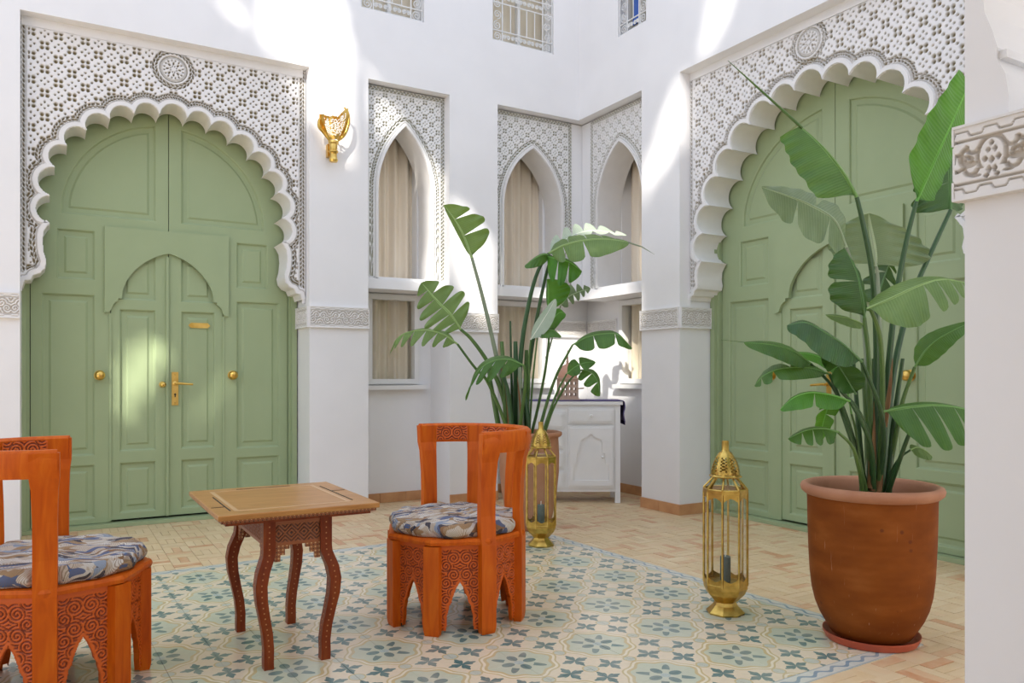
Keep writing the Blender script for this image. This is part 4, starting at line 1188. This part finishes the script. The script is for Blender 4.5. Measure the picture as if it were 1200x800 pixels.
# ------------------------------------------------------------------ lanterns
def lantern(label, clabel, loc, rz):
    L = thing('floor_lantern', label, 'lantern', loc, rz, 'tall brass floor lanterns')
    n = 8; ph = PI/8; R = .104
    MB().lathe([(.088,0),(.092,.008),(.085,.014),(.058,.040),(.050,.055),(.060,.062),(.066,.070),(.090,.095),(R,.125),(R,.145),(R-.004,.150)], n, None, True, ph=ph).build('base', M_BRASS_OLD, L)
    cr = MB().lathe([(R-.005,.575),(R+.003,.578),(R+.003,.598),(R-.003,.602),(R-.006,.600),(R-.006,.576)], n, None, False, ph=ph).build('shoulder', M_BRASS_OLD, L)
    for k in range(n):
        a = ph+k*PI/4; c, s_ = math.cos(a), math.sin(a)
        MB().tube([(R*.985*c, R*.985*s_, .14), (R*.985*c, R*.985*s_, .585)], .0055, 6).build('upright', M_BRASS_OLD, L)
        a2 = ph+(k+1)*PI/4; p = Vector((R*.965*c, R*.965*s_, 0)); q = Vector((R*.965*math.cos(a2), R*.965*math.sin(a2), 0))
        g = MB(); g.add([(*p.xy, .15), (*q.xy, .15), (*q.xy, .578), (*p.xy, .578)], [(0,1,2,3)]); g.build('glass_pane', M_GLASS, L)
        v0, v1 = Vector((R*.99*c, R*.99*s_, .60)), Vector((.058*c, .058*s_, .650)); w0, w1 = Vector((R*.99*math.cos(a2), R*.99*math.sin(a2), .60)), Vector((.058*math.cos(a2), .058*math.sin(a2), .650))
        MB().tube([v0, v1], .005, 6).build('shoulder_rib', M_BRASS_OLD, L); MB().add([v0*.985, w0*.985, w1*.985, v1*.985], [(0,1,2,3)]).build('shoulder_pane', M_GLASS, L)
        # scalloped pierced gallery at the foot and under the shoulder
        for z0, sg in ((.148, 1), (.578, -1)):
            m = MB()
            N = 8; vs = []; fs = []
            for i in range(N+1):
                t = i/N; P = p.lerp(q, t); hgt = .016+.022*abs(2*t-1)**1.5
                vs += [(P.x*1.03, P.y*1.03, z0), (P.x*1.03, P.y*1.03, z0+sg*hgt)]
            for i in range(N): fs.append((2*i, 2*i+2, 2*i+3, 2*i+1))
            m.add(vs, fs); m.build('gallery', M_BRASS_OLD, L)
    # pierced dome, neck and finial
    m = MB(); N = 48; prof = []
    for j in range(15):
        t = j/14; z_ = .668+.105*t; r_ = .066*math.cos(t*1.22)**.8+.0; prof.append((r_, z_))
    vs = []; fs = []
    for r_, z_ in prof:
        for k in range(N):
            a = 2*PI*k/N; rr = r_*(1+.035*abs(math.cos(a*4))); vs.append((rr*math.cos(a), rr*math.sin(a), z_))
    for j in range(len(prof)-1):
        for k in range(N):
            if 1 < j < 12 and k % 6 in (1, 4) and j % 2 == 0: continue
            if 2 < j < 10 and k % 6 in (2, 3) and j % 2 == 1: continue
            k2 = (k+1) % N; fs.append((j*N+k, j*N+k2, (j+1)*N+k2, (j+1)*N+k))
    m.add(vs, fs); m.build('pierced_dome', M_BRASS_OLD, L, True, 60)
    MB().lathe([(.052,.65),(.076,.655),(.078,.660),(.066,.668),(.060,.670)], n, None, True, ph=ph).build('collar', M_BRASS_OLD, L)
    m = MB(); m.lathe([(.032,.758),(.026,.770),(.019,.780),(.017,.786),(.017,.826),(.014,.828),(.014,.800)], 16, None, False); m.build('finial', M_BRASS_OLD, L, True)
    Cn = thing('candle', clabel, 'candle', (loc[0], loc[1], .1505), 0, 'candles inside the lanterns')
    MB().lathe([(.024,0),(.025,.004),(.025,.118),(.021,.123),(.012,.120),(.001,.119)], 20).build('wax', M_CANDLE, Cn, True)
    MB().tube([(0,0,.118),(.001,0,.135),(.002,.001,.146)], .0022, 6).build('wick', M_WICK, Cn, True)
lantern('tall brass and glass lantern standing on the tiles beside the big potted plant', 'grey green candle inside the lantern near the big plant', (2.80, 2.748, 0), -.53)
lantern('tall brass and glass lantern behind the middle tub chair', 'grey green candle inside the lantern behind the middle chair', (2.832, 4.455, 0), -.50)

# ------------------------------------------------------------------ cabinet in the corner
K = thing('cabinet', 'white painted wooden cabinet with drawers and arched door in the corner', 'cabinet', (*pD(600, 500, 7.0).xy, 0), -math.atan2(CS, SN))
W0, W1, H0 = .02, .965, .905; dp = .37
m = MB(); m.box(W0, W1, 0.001, dp, .10, H0-.03); m.build('carcass', M_WHITEWOOD, K)
MB().box(W0-.02, W1+.02, -.02, dp, H0-.03, H0).build('worktop', M_WHITEWOOD, K)
for x in (W0, W1-.045):
    for y in (0, dp-.045): MB().box(x, x+.045, y-.004, y+.041, 0, .12 if y else H0-.03).build('leg', M_WHITEWOOD, K)
def front(nm, x0, x1, z0, z1, arch=False):
    f = MB().box(x0, x1, -.016, .0, z0, z1).build(nm, M_WHITEWOOD, K)
    if not arch:
        mp = moulded_panel(rect(x0+.02, x1-.02, z0+.02, z1-.02), M_WHITEWOOD, f, -.016, 'panel') if z1-z0 > .2 else MB().box(x0+.018, x1-.018, -.024, -.016, z0+.018, z1-.018).build('panel', M_WHITEWOOD, f)
        MB().lathe([(.012,0),(.008,.01),(.015,.02),(.012,.03),(.001,.033)], 14, Matrix.Translation(((x0+x1)/2, -.024, (z0+z1)/2)) @ Matrix.Rotation(PI/2, 4, 'X')).build('knob', M_WHITEWOOD, f, True)
    else:
        m = MB(); m.box(x0+.012, x0+.045, -.026, -.016, z0+.02, z1-.02); m.box(x1-.045, x1-.012, -.026, -.016, z0+.02, z1-.02); m.box(x0+.045, x1-.045, -.026, -.016, z0+.02, z0+.07); m.box(x0+.045, x1-.045, -.026, -.016, z1-.05, z1-.02)
        cx = (x0+x1)/2; hw = (x1-x0)/2-.045; zt_ = z1-.05
        a = [(-hw,zt_),(-hw,zt_-.30),(-hw+.03,zt_-.29),(-hw+.035,zt_-.20),(-hw+.055,zt_-.19),(-hw+.06,zt_-.12),(-.09,zt_-.075),(-.035,zt_-.055),(0,zt_-.02)]
        for sg in (1, -1):
            q = [(cx+sg*x, z) for x, z in a]+[(cx, zt_)]
            m.prism(q if sg < 0 else q[::-1], -.026, -.016)
        m.build('arched_panel', M_WHITEWOOD, f)
        MB().lathe([(.009,0),(.006,.01),(.011,.018),(.001,.026)], 12, Matrix.Translation((cx+.10, -.018, (z0+z1)/2)) @ Matrix.Rotation(PI/2, 4, 'X')).build('knob', M_WHITEWOOD, f, True)
    return f
front('drawer', .50, .905, .71, .845); front('door', .50, .905, .135, .69, True)
z = .135
for hh in (.165, .165, .165, .165):
    front('drawer', .07, .46, z, z+hh-.018); z += hh+.012
# purple runner
def kpt(x, y, z): return K.matrix_basis @ Vector((x, y, z)) if False else Vector((K.location.x+x*SN+y*CS*1.0, K.location.y-x*CS+y*SN, z))
m = MB(); vs = []; nx = 60; xs_ = []
for i in range(nx+1):
    s_ = i/nx*1.32
    if s_ < 1.0: px_, pz_ = s_*.985, H0+.004
    elif s_ < 1.06: a = (s_-1.0)/.06*PI/2; px_, pz_ = .985+.014*math.sin(a), H0+.004-.014*(1-math.cos(a))
    else: px_, pz_ = .999+.006*math.sin((s_-1.06)*30), H0-.010-(s_-1.06)*.68
    for y in (0, 1):
        yy = (-.014 if y == 0 else dp-.02)
        if s_ > 1.0 and y == 0: yy = -.010
        for t_ in (0, .006):
            q = kpt(px_+(t_ if s_ > 1.03 else 0), yy+(.004*math.sin(s_*60) if y == 0 else 0), pz_+(t_ if s_ <= 1.03 else 0)); vs.append(tuple(q))
fs = []
for i in range(nx):
    a, b = i*4, (i+1)*4
    fs += [(a+1, b+1, b+3, a+3), (a, a+2, b+2, b), (a, b, b+1, a+1), (a+2, a+3, b+3, b+2)]
fs += [(0,1,3,2), (nx*4, nx*4+2, nx*4+3, nx*4+1)]
R_ = m.add(vs, fs).build('table_runner', M_CLOTH); tag(R_, 'purple cloth runner over the white cabinet, hanging down its right side', 'cloth')
m = MB()
for k in range(44):
    yy = -.008+(dp-.02)*k/43; b0 = kpt(1.0055, yy, H0-.175); m.tube([b0, b0+Vector((.001, 0, -.015)), b0+Vector((random.uniform(-.002, .002), random.uniform(-.002, .002), -.034))], .0028, 5)
stuff(m.build('fringe', M_CLOTH_D, R_))
# clay house lantern on the cabinet
q = pD(665, 500, 7.17)
Cl = thing('clay_lantern', 'pierced clay lantern with domed top on the purple cloth', 'lantern', (q.x, q.y, H0+.0105), -math.atan2(CS, SN))
def pierced_wall(w_, h_, rows_, cols_):
    """wall strip with square holes: x across, z up"""
    m = MB(); xs_ = [-w_/2]; zs_ = [0]
    cw = w_/(cols_*2+1); ch = h_/(rows_*2+1)
    for i in range(cols_*2+1):
        for j in range(rows_*2+1):
            if i % 2 == 1 and j % 2 == 1: continue
            m.box(-w_/2+i*cw, -w_/2+(i+1)*cw, 0, .008, j*ch, (j+1)*ch)
    return m.mesh('pierced_wall', M_CLAY)
me = pierced_wall(.185, .175, 3, 4)
for k in range(4):
    a = k*PI/2; link('pierced_wall', me, Cl, (.0925*math.sin(a), -.0925*math.cos(a), .012), (0, 0, a))
MB().box(-.105, .105, -.105, .105, 0, .012).build('base', M_CLAY, Cl); MB().box(-.108, .108, -.108, .108, .187, .20).build('cornice', M_CLAY, Cl)
M_PINK = noisy('pink_clay', (.60,.30,.20), (.66,.38,.27), 12, .85)
m = MB(); m.lathe([(.088,.20),(.090,.235),(.080,.265),(.060,.295),(.034,.315),(.014,.325),(.010,.34)], 24); m.build('dome', M_PINK, Cl, True)
m = MB(); m.lathe([(.010,.335),(.014,.35),(.008,.365),(.011,.38),(.005,.40),(.003,.47),(.001,.475)], 12); m.build('finial', M_CLAY, Cl, True)
m = MB(); m.tube([(.1, 0, .10), (.15, 0, .105)], .006, 8); m.build('side_spout', M_CLAY, Cl, True)

# ------------------------------------------------------------------ plants
RIGHT = Vector((SN, -CS, 0)); FWD = Vector((CS, SN, 0)); UPV = Vector((0, 0, 1))
def wprof(t, a=.12, b=.75):
    return max(0.0, math.sin(PI*min(1, max(0, t))**.75))**.62 if 0 < t < 1 else 0
def leaf(parent, D, pet, rib, sideL, sideR, col, stem='mid', r=.011, tears=(), gap=.35, droop=.3, origin=(0,0,0), blunt=False, nseg=44):
    """pet: petiole (px,py,dD) list; rib: midrib list; sideL/R = (dx_px, dy_px, dD, profile-peak) outward vector of each half-blade at full width"""
    O = Vector(origin)
    L = lambda p: pD(p[0], p[1], D+(p[2] if len(p) > 2 else 0))-O
    petp = smooth([L(p) for p in pet], 18); ribp = smooth([L(p) for p in rib], nseg)
    sc = D/F_PX
    m = MB(); lt = []
    for side in (sideL, sideR):
        if side is None: continue
        dx, dy, dd = side[:3]; tl = side[3] if len(side) > 3 else ()
        vec = RIGHT*(dx*sc)+UPV*(-dy*sc)+FWD*dd
        cuts = sorted(list(tl)); edges = [0]+cuts+[1]
        ns = 9
        for a, b in zip(edges[:-1], edges[1:]):
            k = max(3, int((b-a)*nseg)); base = len(m.v); vs = []; fs = []
            ca_, cb_ = (gap if a > 0 else 0), (gap if b < 1 else 0); mid = (a+b)/2; half = (b-a)/2
            wob = random.uniform(-.18, .18)
            for i in range(k+1):
                t0 = a+(b-a)*i/k
                for j in range(ns+1):
                    s_ = j/ns
                    t = t0
                    if i < k/2: t = t0+(mid-t0)*ca_*s_**1.3*.6
                    else: t = t0+(mid-t0)*cb_*s_**1.3*.6
                    lead = .06*s_           # lobes sweep toward the tip
                    tt = min(1, max(0, t+lead*(1-t)))
                    q = tt*nseg; i0 = min(int(q), nseg-1); f = q-i0; p = ribp[i0].lerp(ribp[i0+1], f)
                    wd = (wprof(t0) if not blunt else max(0, min(1, t0/.10))**.5*max(0, min(1, (1-t0)/.04))**.5*(.62+.38*min(1, (1-t0)/.5)))*(1 if len(cuts) == 0 else (.80+.20*max(0.0, math.sin(PI*(t0-a)/(b-a)))**.5))
                    off = vec*(wd*s_)
                    sag = -UPV*(droop*vec.length*wd*s_*s_)*(.6+.4*wob)-FWD*(wob*.25*vec.length*s_*s_)
                    rip = FWD*(.05*vec.length*math.sin(t0*37+wob*9)*s_*s_)
                    vs.append(tuple(p+off+sag+rip)); lt.append((t0, s_, 0))
            for i in range(k):
                for j in range(ns): c0 = i*(ns+1)+j; fs.append((c0, c0+1, c0+ns+2, c0+ns+1))
            m.add(vs, fs)
    nb = len(m.v)
    rr = [r*.62*(1-.88*(i/nseg)) for i in range(nseg+1)]
    m.tube(ribp, rr, 6); lt += [(0, 0, 0)]*(len(m.v)-nb)
    o = m.build('leaf', LM[col], parent, True, 80)
    at = o.data.attributes.new('lt', 'FLOAT_VECTOR', 'POINT'); at.data.foreach_set('vector', np.array(lt, 'f').reshape(-1))
    if pet and len(pet) > 1:
        n_ = len(petp); MB().tube(petp, [r*1.25-(r*.55)*(i/(n_-1)) for i in range(n_)], 8).build('petiole', {'mid': M_STEM, 'dark': M_STEM_D, 'grey': M_STEM_G}[stem], o, True)
    return o
def plant_pot(name, label, D, px, rim_r, Hh, body, rimprof, mat_rim, loc):
    P = thing(name, label, 'potted plant', loc)
    MB().lathe(body, 56, None, False).build('pot', M_TERRA, P, True, 50)
    MB().lathe(rimprof, 56, None, False).build('pot_rim', mat_rim, P, True, 60)
    MB().lathe([(.001, Hh-.055), (rim_r*.5, Hh-.050), (rim_r-.03, Hh-.062)], 40, None, False).build('soil', M_SOIL, P, True)
    return P
# right plant ---------------------------------------------------------------
PR = (3.07, 2.158, 0); DR = 3.413; HR = .672
hb = .022
body = [(.001,.03),(.148,hb),(.162,hb+.006),(.182,.06),(.208,.105),(.228,.155),(.241,.21),(.249,.28),(.253,.35),(.257,.45),(.259,.55),(.260,.60),(.262,.630)]
rim = [(.258,.622),(.272,.628),(.285,.640),(.289,.655),(.284,.668),(.270,.674),(.256,.670),(.246,.655),(.240,.63),(.238,.60)]
P2 = plant_pot('potted_plant', 'large leafy plant in a big brown terracotta pot before the right green door', DR, 1022, .25, HR, body, rim, M_RIM, PR)
sa_ = MB().lathe([(.001,.004),(.150,.004),(.178,.012),(.190,.034),(.197,.036),(.196,.026),(.184,.002),(.15,0),(.001,0)], 56, None, False).build('plant_saucer', M_SAUCER, None, True, 50)
sa_.location = PR; tag(sa_, 'red clay saucer under the big brown terracotta pot', 'saucer')
for v_ in P2.children: pass
BX, BY = 1028, 558
def LR(*a, **k): return leaf(P2, DR, *a, origin=PR, **k)
# tall group
LR([(1022,575,0),(1026,480,.02),(1027,400,.0),(1022,320,-.05),(1012,265,-.08),(1004,231,-.10)], [(1004,231,-.10),(990,205,-.12),(972,181,-.14),(955,163,-.16),(938,148,-.17)], (-44,12,-.05), (4,-6,.05), 'mid', 'dark', r=.0125, droop=.25, blunt=True)
MB().tube([pD(940,150,DR-.17)-Vector(PR), pD(915,127,DR-.19)-Vector(PR), pD(885,100,DR-.20)-Vector(PR), pD(853,71,DR-.21)-Vector(PR)], [.006,.005,.004,.001], 6).build('leaf_tip', M_STEM, P2, True)
LR([(1018,575,0),(1018,480,.05),(1014,400,.10),(1004,330,.12),(992,290,.12)], [(992,290,.12),(978,258,.10),(950,240,.05),(920,228,0),(892,219,-.06)], (-8,42,-.06,(.3,.62)), (22,-20,.10,(.45,)), 'grey', 'grey', r=.011, droop=.12, gap=.25)
LR([(1030,575,.02),(1032,480,.1),(1031,400,.15),(1029,330,.18),(1027,312,.18)], [(1027,312,.18),(1024,290,.17),(1020,268,.16),(1018,250,.14)], (-44,-4,.10), (62,10,-.06), 'grey', 'grey', r=.009, droop=.2)
LR([(1034,575,.03),(1038,480,.03),(1044,400,.02),(1053,330,0),(1064,275,-.02),(1074,236,-.04)], [(1074,236,-.04),(1088,205,-.06),(1104,170,-.08),(1120,135,-.08),(1136,98,-.08)], (-36,-16,-.12), (28,14,.12), 'bright', 'dark', r=.0125, droop=-.1, blunt=True)
LR([(1036,575,.06),(1042,480,.10),(1052,410,.12),(1072,340,.14),(1096,285,.14),(1114,246,.14)], [(1114,246,.14),(1114,222,.13),(1113,195,.12),(1112,168,.10)], (-50,22,.0,(.45,)), (36,10,.12), 'dark', 'dark', r=.0125, droop=.05, gap=.15)
LR([(1020,575,-.02),(1020,480,-.04),(1018,420,-.06),(1013,372,-.08)], [(1013,372,-.08),(1010,345,-.10),(1003,315,-.11),(990,291,-.12)], (-46,2,-.08,(.5,)), (12,4,.05), 'dark', 'mid', r=.011, droop=.1, gap=.15)
LR([(1026,575,.08),(1028,480,.16),(1030,400,.22),(1026,360,.24)], [(1026,360,.24),(1033,335,.23),(1040,315,.22),(1046,302,.20)], (-16,-6,.1,(.3,.6)), (14,18,.0,(.25,.5,.75)), 'dark', 'mid', r=.008, droop=.3, gap=.7)
LR([(1030,575,-.05),(1034,470,-.10),(1032,400,-.16),(1022,366,-.20),(1016,362,-.2)], [(1016,362,-.20),(1045,349,-.24),(1075,335,-.28),(1105,327,-.30),(1140,333,-.32)], (2,30,-.12,(.55,.68,.8,.9)), (-4,-14,.10), 'olive', 'mid', r=.010, droop=.35, gap=.5)
LR([(1016,575,.02),(1018,480,.05),(1017,420,.05),(1012,380,.03)], [(1012,380,.03),(998,374,.0),(983,371,-.02),(967,369,-.04)], (0,10,-.05), (0,-6,.05), 'olive', 'mid', r=.007, droop=.2)
LR([(1038,575,-.02),(1048,520,-.05),(1058,470,-.10),(1072,430,-.14)], [(1072,430,-.14),(1086,409,-.16),(1106,393,-.18),(1140,376,-.20)], (-4,-9,.05), (6,10,-.05), 'mid', 'mid', r=.010, droop=.1)
# low right
LR([(1040,578,-.05),(1052,545,-.14),(1064,512,-.20),(1072,496,-.24)], [(1036,482,-.22),(1062,477,-.26),(1090,474,-.30),(1118,476,-.32),(1150,484,-.34)], (10,38,-.10,(.30,.52,.74)), (0,-5,.05), 'mid', 'dark', r=.009, droop=.3, gap=.35)
LR([(1036,578,-.03),(1046,550,-.08),(1056,535,-.12),(1067,527,-.14)], [(1067,527,-.14),(1075,524,-.15),(1085,528,-.16),(1092,534,-.16)], (0,10,-.03), (0,-4,.05), 'olive', 'dark', r=.006, droop=.2)
# left group
LR([(1028,580,-.03),(1036,520,-.10),(1030,475,-.16),(1010,424,-.22)], [(1010,424,-.22),(990,405,-.25),(968,390,-.27),(945,378,-.28),(922,381,-.28)], (-14,20,-.06), (4,-10,.08), 'dark', 'dark', r=.010, droop=.3)
LR([(1022,580,-.03),(1020,520,-.10),(1005,480,-.14),(985,458,-.16)], [(1003,462,-.16),(990,440,-.17),(975,418,-.18),(958,398,-.18)], (-16,8,-.05,(.5,)), (16,-4,-.05,(.5,)), 'dark', 'dark', r=.009, droop=.35, gap=.2)
LR([(1018,580,-.02),(1002,520,-.06),(980,460,-.10),(950,426,-.12)], [(950,426,-.12),(930,412,-.13),(905,404,-.14),(871,401,-.15)], (-4,14,-.06), (4,-8,.06), 'mid', 'dark', r=.008, droop=.25)
MB().tube([pD(873,401,DR-.15)-Vector(PR), pD(845,398,DR-.16)-Vector(PR)], [.002,.0008], 5).build('leaf_tip', M_STEM, P2, True)
LR([(1016,580,-.04),(1000,520,-.08),(985,470,-.12),(972,438,-.14)], [(972,438,-.14),(945,431,-.15),(915,432,-.17),(895,440,-.18),(884,452,-.18)], (-2,10,-.06,(.6,.8)), (8,-12,.08,(.4,)), 'mid', 'dark', r=.008, droop=.3, gap=.4)
LR([(1024,580,-.05),(1022,530,-.12),(1010,495,-.18),(996,470,-.20)], [(996,470,-.20),(975,463,-.22),(950,460,-.24),(930,466,-.25),(914,480,-.25)], (-2,14,-.05,(.45,)), (4,-4,.06), 'bright', 'dark', r=.009, droop=.3, gap=.15)
LR([(1014,580,-.04),(1002,530,-.08),(992,500,-.10),(984,478,-.10)], [(984,478,-.08),(974,470,-.08),(966,490,-.07),(960,518,-.06)], (-16,0,-.04,(.5,)), (14,2,.0,(.6,)), 'bright', 'dark', r=.008, droop=.2, gap=.2)
LR([(1012,580,-.05),(1006,545,-.12),(998,522,-.16),(982,506,-.18)], [(982,506,-.18),(965,502,-.19),(945,504,-.20),(923,514,-.21)], (0,14,-.05,(.35,.55,.75)), (2,-5,.06), 'mid', 'mid', r=.008, droop=.35, gap=.5)
LR([(1016,578,-.06),(1008,540,-.08),(1003,505,-.08),(998,485,-.08)], [(998,485,-.08),(988,440,-.06),(960,418,-.05),(925,412,-.05)], (-3,10,-.04), (3,-6,.06), 'bright', 'mid', r=.006, droop=.2)
# stout stems and dry sheaths
for (xa, xb, xc, rr, mt) in ((1018,1016,1010,.017,M_STEM),(1026,1026,1024,.019,M_STEM),(1034,1038,1044,.018,M_STEM),(1040,1047,1058,.016,M_STEM_D),(1012,1006,1000,.015,M_STEM_D),(1030,1031,1031,.020,M_STEM_G)):
    dd = random.uniform(-.05, .05)
    MB().tube(smooth([pD(xa, 585, DR+dd)-Vector(PR), pD(xb, 500, DR+dd)-Vector(PR), pD(xc, 420, DR+dd)-Vector(PR)], 10), [rr*(1-.055*i) for i in range(11)], 10).build('stem', mt, P2, True)
for (xa, ya, xb, yb) in ((1022,575,1024,470),(1030,575,1034,500),(1019,572,1018,540),(1028,578,1029,535),(1036,500,1046,420)):
    MB().tube(smooth([pD(xa, ya, DR-.06)-Vector(PR), pD((xa+xb)/2+1, (ya+yb)/2, DR-.055)-Vector(PR), pD(xb, yb, DR-.04)-Vector(PR)], 8), [.014,.014,.013,.012,.010,.008,.006,.004,.001], 7, flat=.5).build('dry_sheath', M_SHEATH, P2, True)
for k in range(9):
    a = random.uniform(2.6, 4.4); rr = random.uniform(.10, .2)
    MB().lathe([(.001,-.008),(.013,-.004),(.015,.003),(.009,.010),(.001,.012)], 10, Matrix.Translation((rr*math.cos(a), rr*math.sin(a), HR-.045)) @ Matrix.Rotation(random.uniform(-.4, .4), 4, 'X')).build('pebble', M_STONE, P2, True)
# centre plant --------------------------------------------------------------
PC = (3.075, 5.00, 0); DC = CS*PC[0]+SN*PC[1]
body = [(.001,.012),(.130,0),(.150,.01),(.180,.12),(.205,.26),(.222,.42),(.224,.56),(.218,.66),(.220,.685)]
rim = [(.218,.680),(.236,.686),(.246,.700),(.244,.716),(.230,.722),(.214,.716),(.206,.69),(.204,.66)]
P1 = plant_pot('potted_plant', 'tall leafy plant in a pinkish clay vase behind the middle chair', DC, 612, .22, .72, body, rim, M_RIM, PC)
P1.children[0].data.materials[0] = M_RIM
def LCn(*a, **k): return leaf(P1, DC, *a, origin=PC, **k)
LCn([(600,520,0),(592,470,0),(580,410,-.02),(566,350,-.05),(553,302,-.08)], [(553,302,-.08),(544,278,-.10),(533,258,-.12),(520,240,-.14)], (-4,4,.05), (30,-10,-.05,(.36,.68)), 'olive', 'grey', r=.017, droop=.0, gap=.45)
LCn([(602,520,-.03),(588,460,-.06),(572,425,-.08),(553,398,-.12),(540,386,-.14)], [(540,386,-.14),(528,368,-.16),(512,352,-.18),(494,331,-.20)], (-22,22,-.10,(.16,.34,.52,.7,.86)), (20,-22,.08,(.3,.55,.78)), 'olive', 'mid', r=.016, droop=.05, gap=.55)
LCn([(600,520,-.06),(586,480,-.12),(570,445,-.16),(556,430,-.18),(536,403,-.22)], [(536,403,-.22),(520,392,-.25),(500,387,-.28),(478,389,-.30),(464,398,-.31),(458,413,-.31)], (-6,16,-.05,(.15,.27,.4,.52,.64,.78)), (4,-5,.08,(.3,.6)), 'olive', 'mid', r=.012, droop=.2, gap=.9)
LCn([(606,520,-.10),(612,480,-.20),(616,445,-.28),(614,428,-.30)], [(614,428,-.30),(596,421,-.33),(575,424,-.36),(558,438,-.38),(547,468,-.38)], (-12,20,-.06,(.25,.42,.6,.8)), (-2,-8,.10), 'mid', 'mid', r=.012, droop=.3, gap=.5)
LCn([(604,520,0),(607,470,0),(612,400,0),(622,345,.0),(632,314,.0),(643,297,0)], [(643,297,0),(662,287,-.06),(688,281,-.12),(712,280,-.16),(738,284,-.18)], (0,22,-.12,(.22,.45)), (-6,-22,.30,(.3,.5,.7,.85)), 'olive', 'dark', r=.017, droop=.25, gap=.25)
MB().tube([pD(736,284,DC-.18)-Vector(PC), pD(752,289,DC-.19)-Vector(PC), pD(767,298,DC-.2)-Vector(PC)], [.007,.005,.001], 6).build('leaf_tip', M_STEM_G, P1, True)
LCn([(643,297,.02),(642,297,.02)], [(643,297,0),(655,286,.1),(675,274,.22),(700,270,.30),(735,276,.36)], (0,10,-.1,(.5,.7,.85)), (-4,-14,.15,(.3,.45,.6,.75,.9)), 'pale', 'grey', r=.008, droop=-.1, gap=.7)
LCn([(608,520,.02),(616,460,.03),(626,390,.05),(638,330,.05),(646,300,.04)], [(646,300,.04),(638,298,-.05),(628,302,-.10),(615,311,-.12)], (-6,12,-.04), (0,-5,.06), 'mid', 'dark', r=.015, droop=.3)
LCn([(645,302,.02),(646,303,.02)], [(640,300,0),(654,303,-.06),(668,307,-.08),(682,318,-.08)], (-6,26,-.05,(.35,.65)), (2,-5,.05), 'bright', 'mid', r=.008, droop=.3, gap=.4)
LCn([(620,520,.05),(632,470,.08),(641,420,.10),(644,380,.10),(643,364,.10)], [(643,366,.10),(642,350,.08),(642,338,.06),(641,327,.05)], (26,-6,-.06), (-2,-2,.03), 'bright', 'mid', r=.010, droop=.0)
LCn([(643,385,.1),(643,384,.1)], [(643,384,.08),(648,374,.04),(656,366,.0),(663,368,-.02)], (2,10,-.05), (-2,-8,.04), 'bright', 'mid', r=.006, droop=.3)
LCn([(640,420,.16),(646,400,.17),(652,375,.18),(657,358,.18)], [(657,358,.18),(666,348,.18),(678,342,.18),(692,338,.18)], (2,10,-.04,(.3,.5,.7,.85)), (-3,-14,.05,(.35,.6,.8)), 'grey', 'grey', r=.007, droop=.2, gap=.8)
LCn([(618,510,-.02),(620,450,-.04),(620,420,-.05),(622,398,-.06)], [(622,398,-.06),(632,382,-.08),(642,366,-.10),(651,350,-.12)], (-5,-4,.05), (9,6,-.05), 'pale', 'mid', r=.008, droop=.0)
LCn([(620,510,-.02),(624,450,-.04),(628,410,-.06),(630,392,-.08)], [(630,392,-.08),(638,387,-.10),(648,387,-.12),(658,394,-.13)], (0,8,-.04), (0,-4,.04), 'mid', 'mid', r=.007, droop=.3)
LCn([(628,520,-.05),(640,475,-.06),(652,440,-.08),(665,415,-.10),(671,404,-.10)], [(671,404,-.10),(688,395,-.13),(706,391,-.15),(724,392,-.17),(741,408,-.18)], (0,16,-.06,(.35,.7)), (0,-6,.08), 'mid', 'mid', r=.011, droop=.2, gap=.25)
LCn([(632,520,-.06),(645,480,-.08),(655,455,-.10),(664,438,-.12)], [(664,438,-.12),(674,430,-.13),(685,425,-.14),(698,424,-.15)], (2,9,-.05,(.5,)), (-4,-9,.08,(.5,)), 'mid', 'mid', r=.009, droop=.1, gap=.4)
LCn([(634,520,-.06),(650,475,-.08),(668,445,-.10),(682,433,-.12)], [(682,433,-.12),(692,436,-.13),(700,446,-.14),(703,464,-.14)], (-14,8,-.05,(.4,.7)), (4,-4,.05), 'mid', 'mid', r=.008, droop=.2, gap=.5)
for (xa, xb, xc, ytop, rr, mt, dd) in ((597,592,588,400,.030,M_STEM,-.06),(606,605,604,400,.034,M_STEM_D,0),(616,616,617,410,.030,M_STEM,.03),(590,578,570,420,.024,M_STEM,.02),(611,610,609,430,.030,M_STEM_G,-.05),(602,600,598,376,.015,M_STEM_D,.06),(622,616,612,455,.018,M_STEM_D,-.08),(602,596,590,440,.024,M_STEM_D,-.10)):
    MB().tube(smooth([pD(xa, 530, DC+dd)-Vector(PC), pD(xb, 465, DC+dd)-Vector(PC), pD(xc, ytop, DC+dd)-Vector(PC)], 10), [rr*(1-.055*i) for i in range(11)], 10).build('stem', mt, P1, True)
for (xa, xb, yb) in ((604,585,420),(612,606,440),(598,590,430)):
    MB().tube(smooth([pD(xa, 520, DC-.10)-Vector(PC), pD((xa+xb)/2+1, (520+yb)/2, DC-.10)-Vector(PC), pD(xb, yb, DC-.09)-Vector(PC)], 8), [.018,.018,.016,.015,.013,.010,.008,.005,.001], 7, flat=.5).build('dry_sheath', M_SHEATH, P1, True)
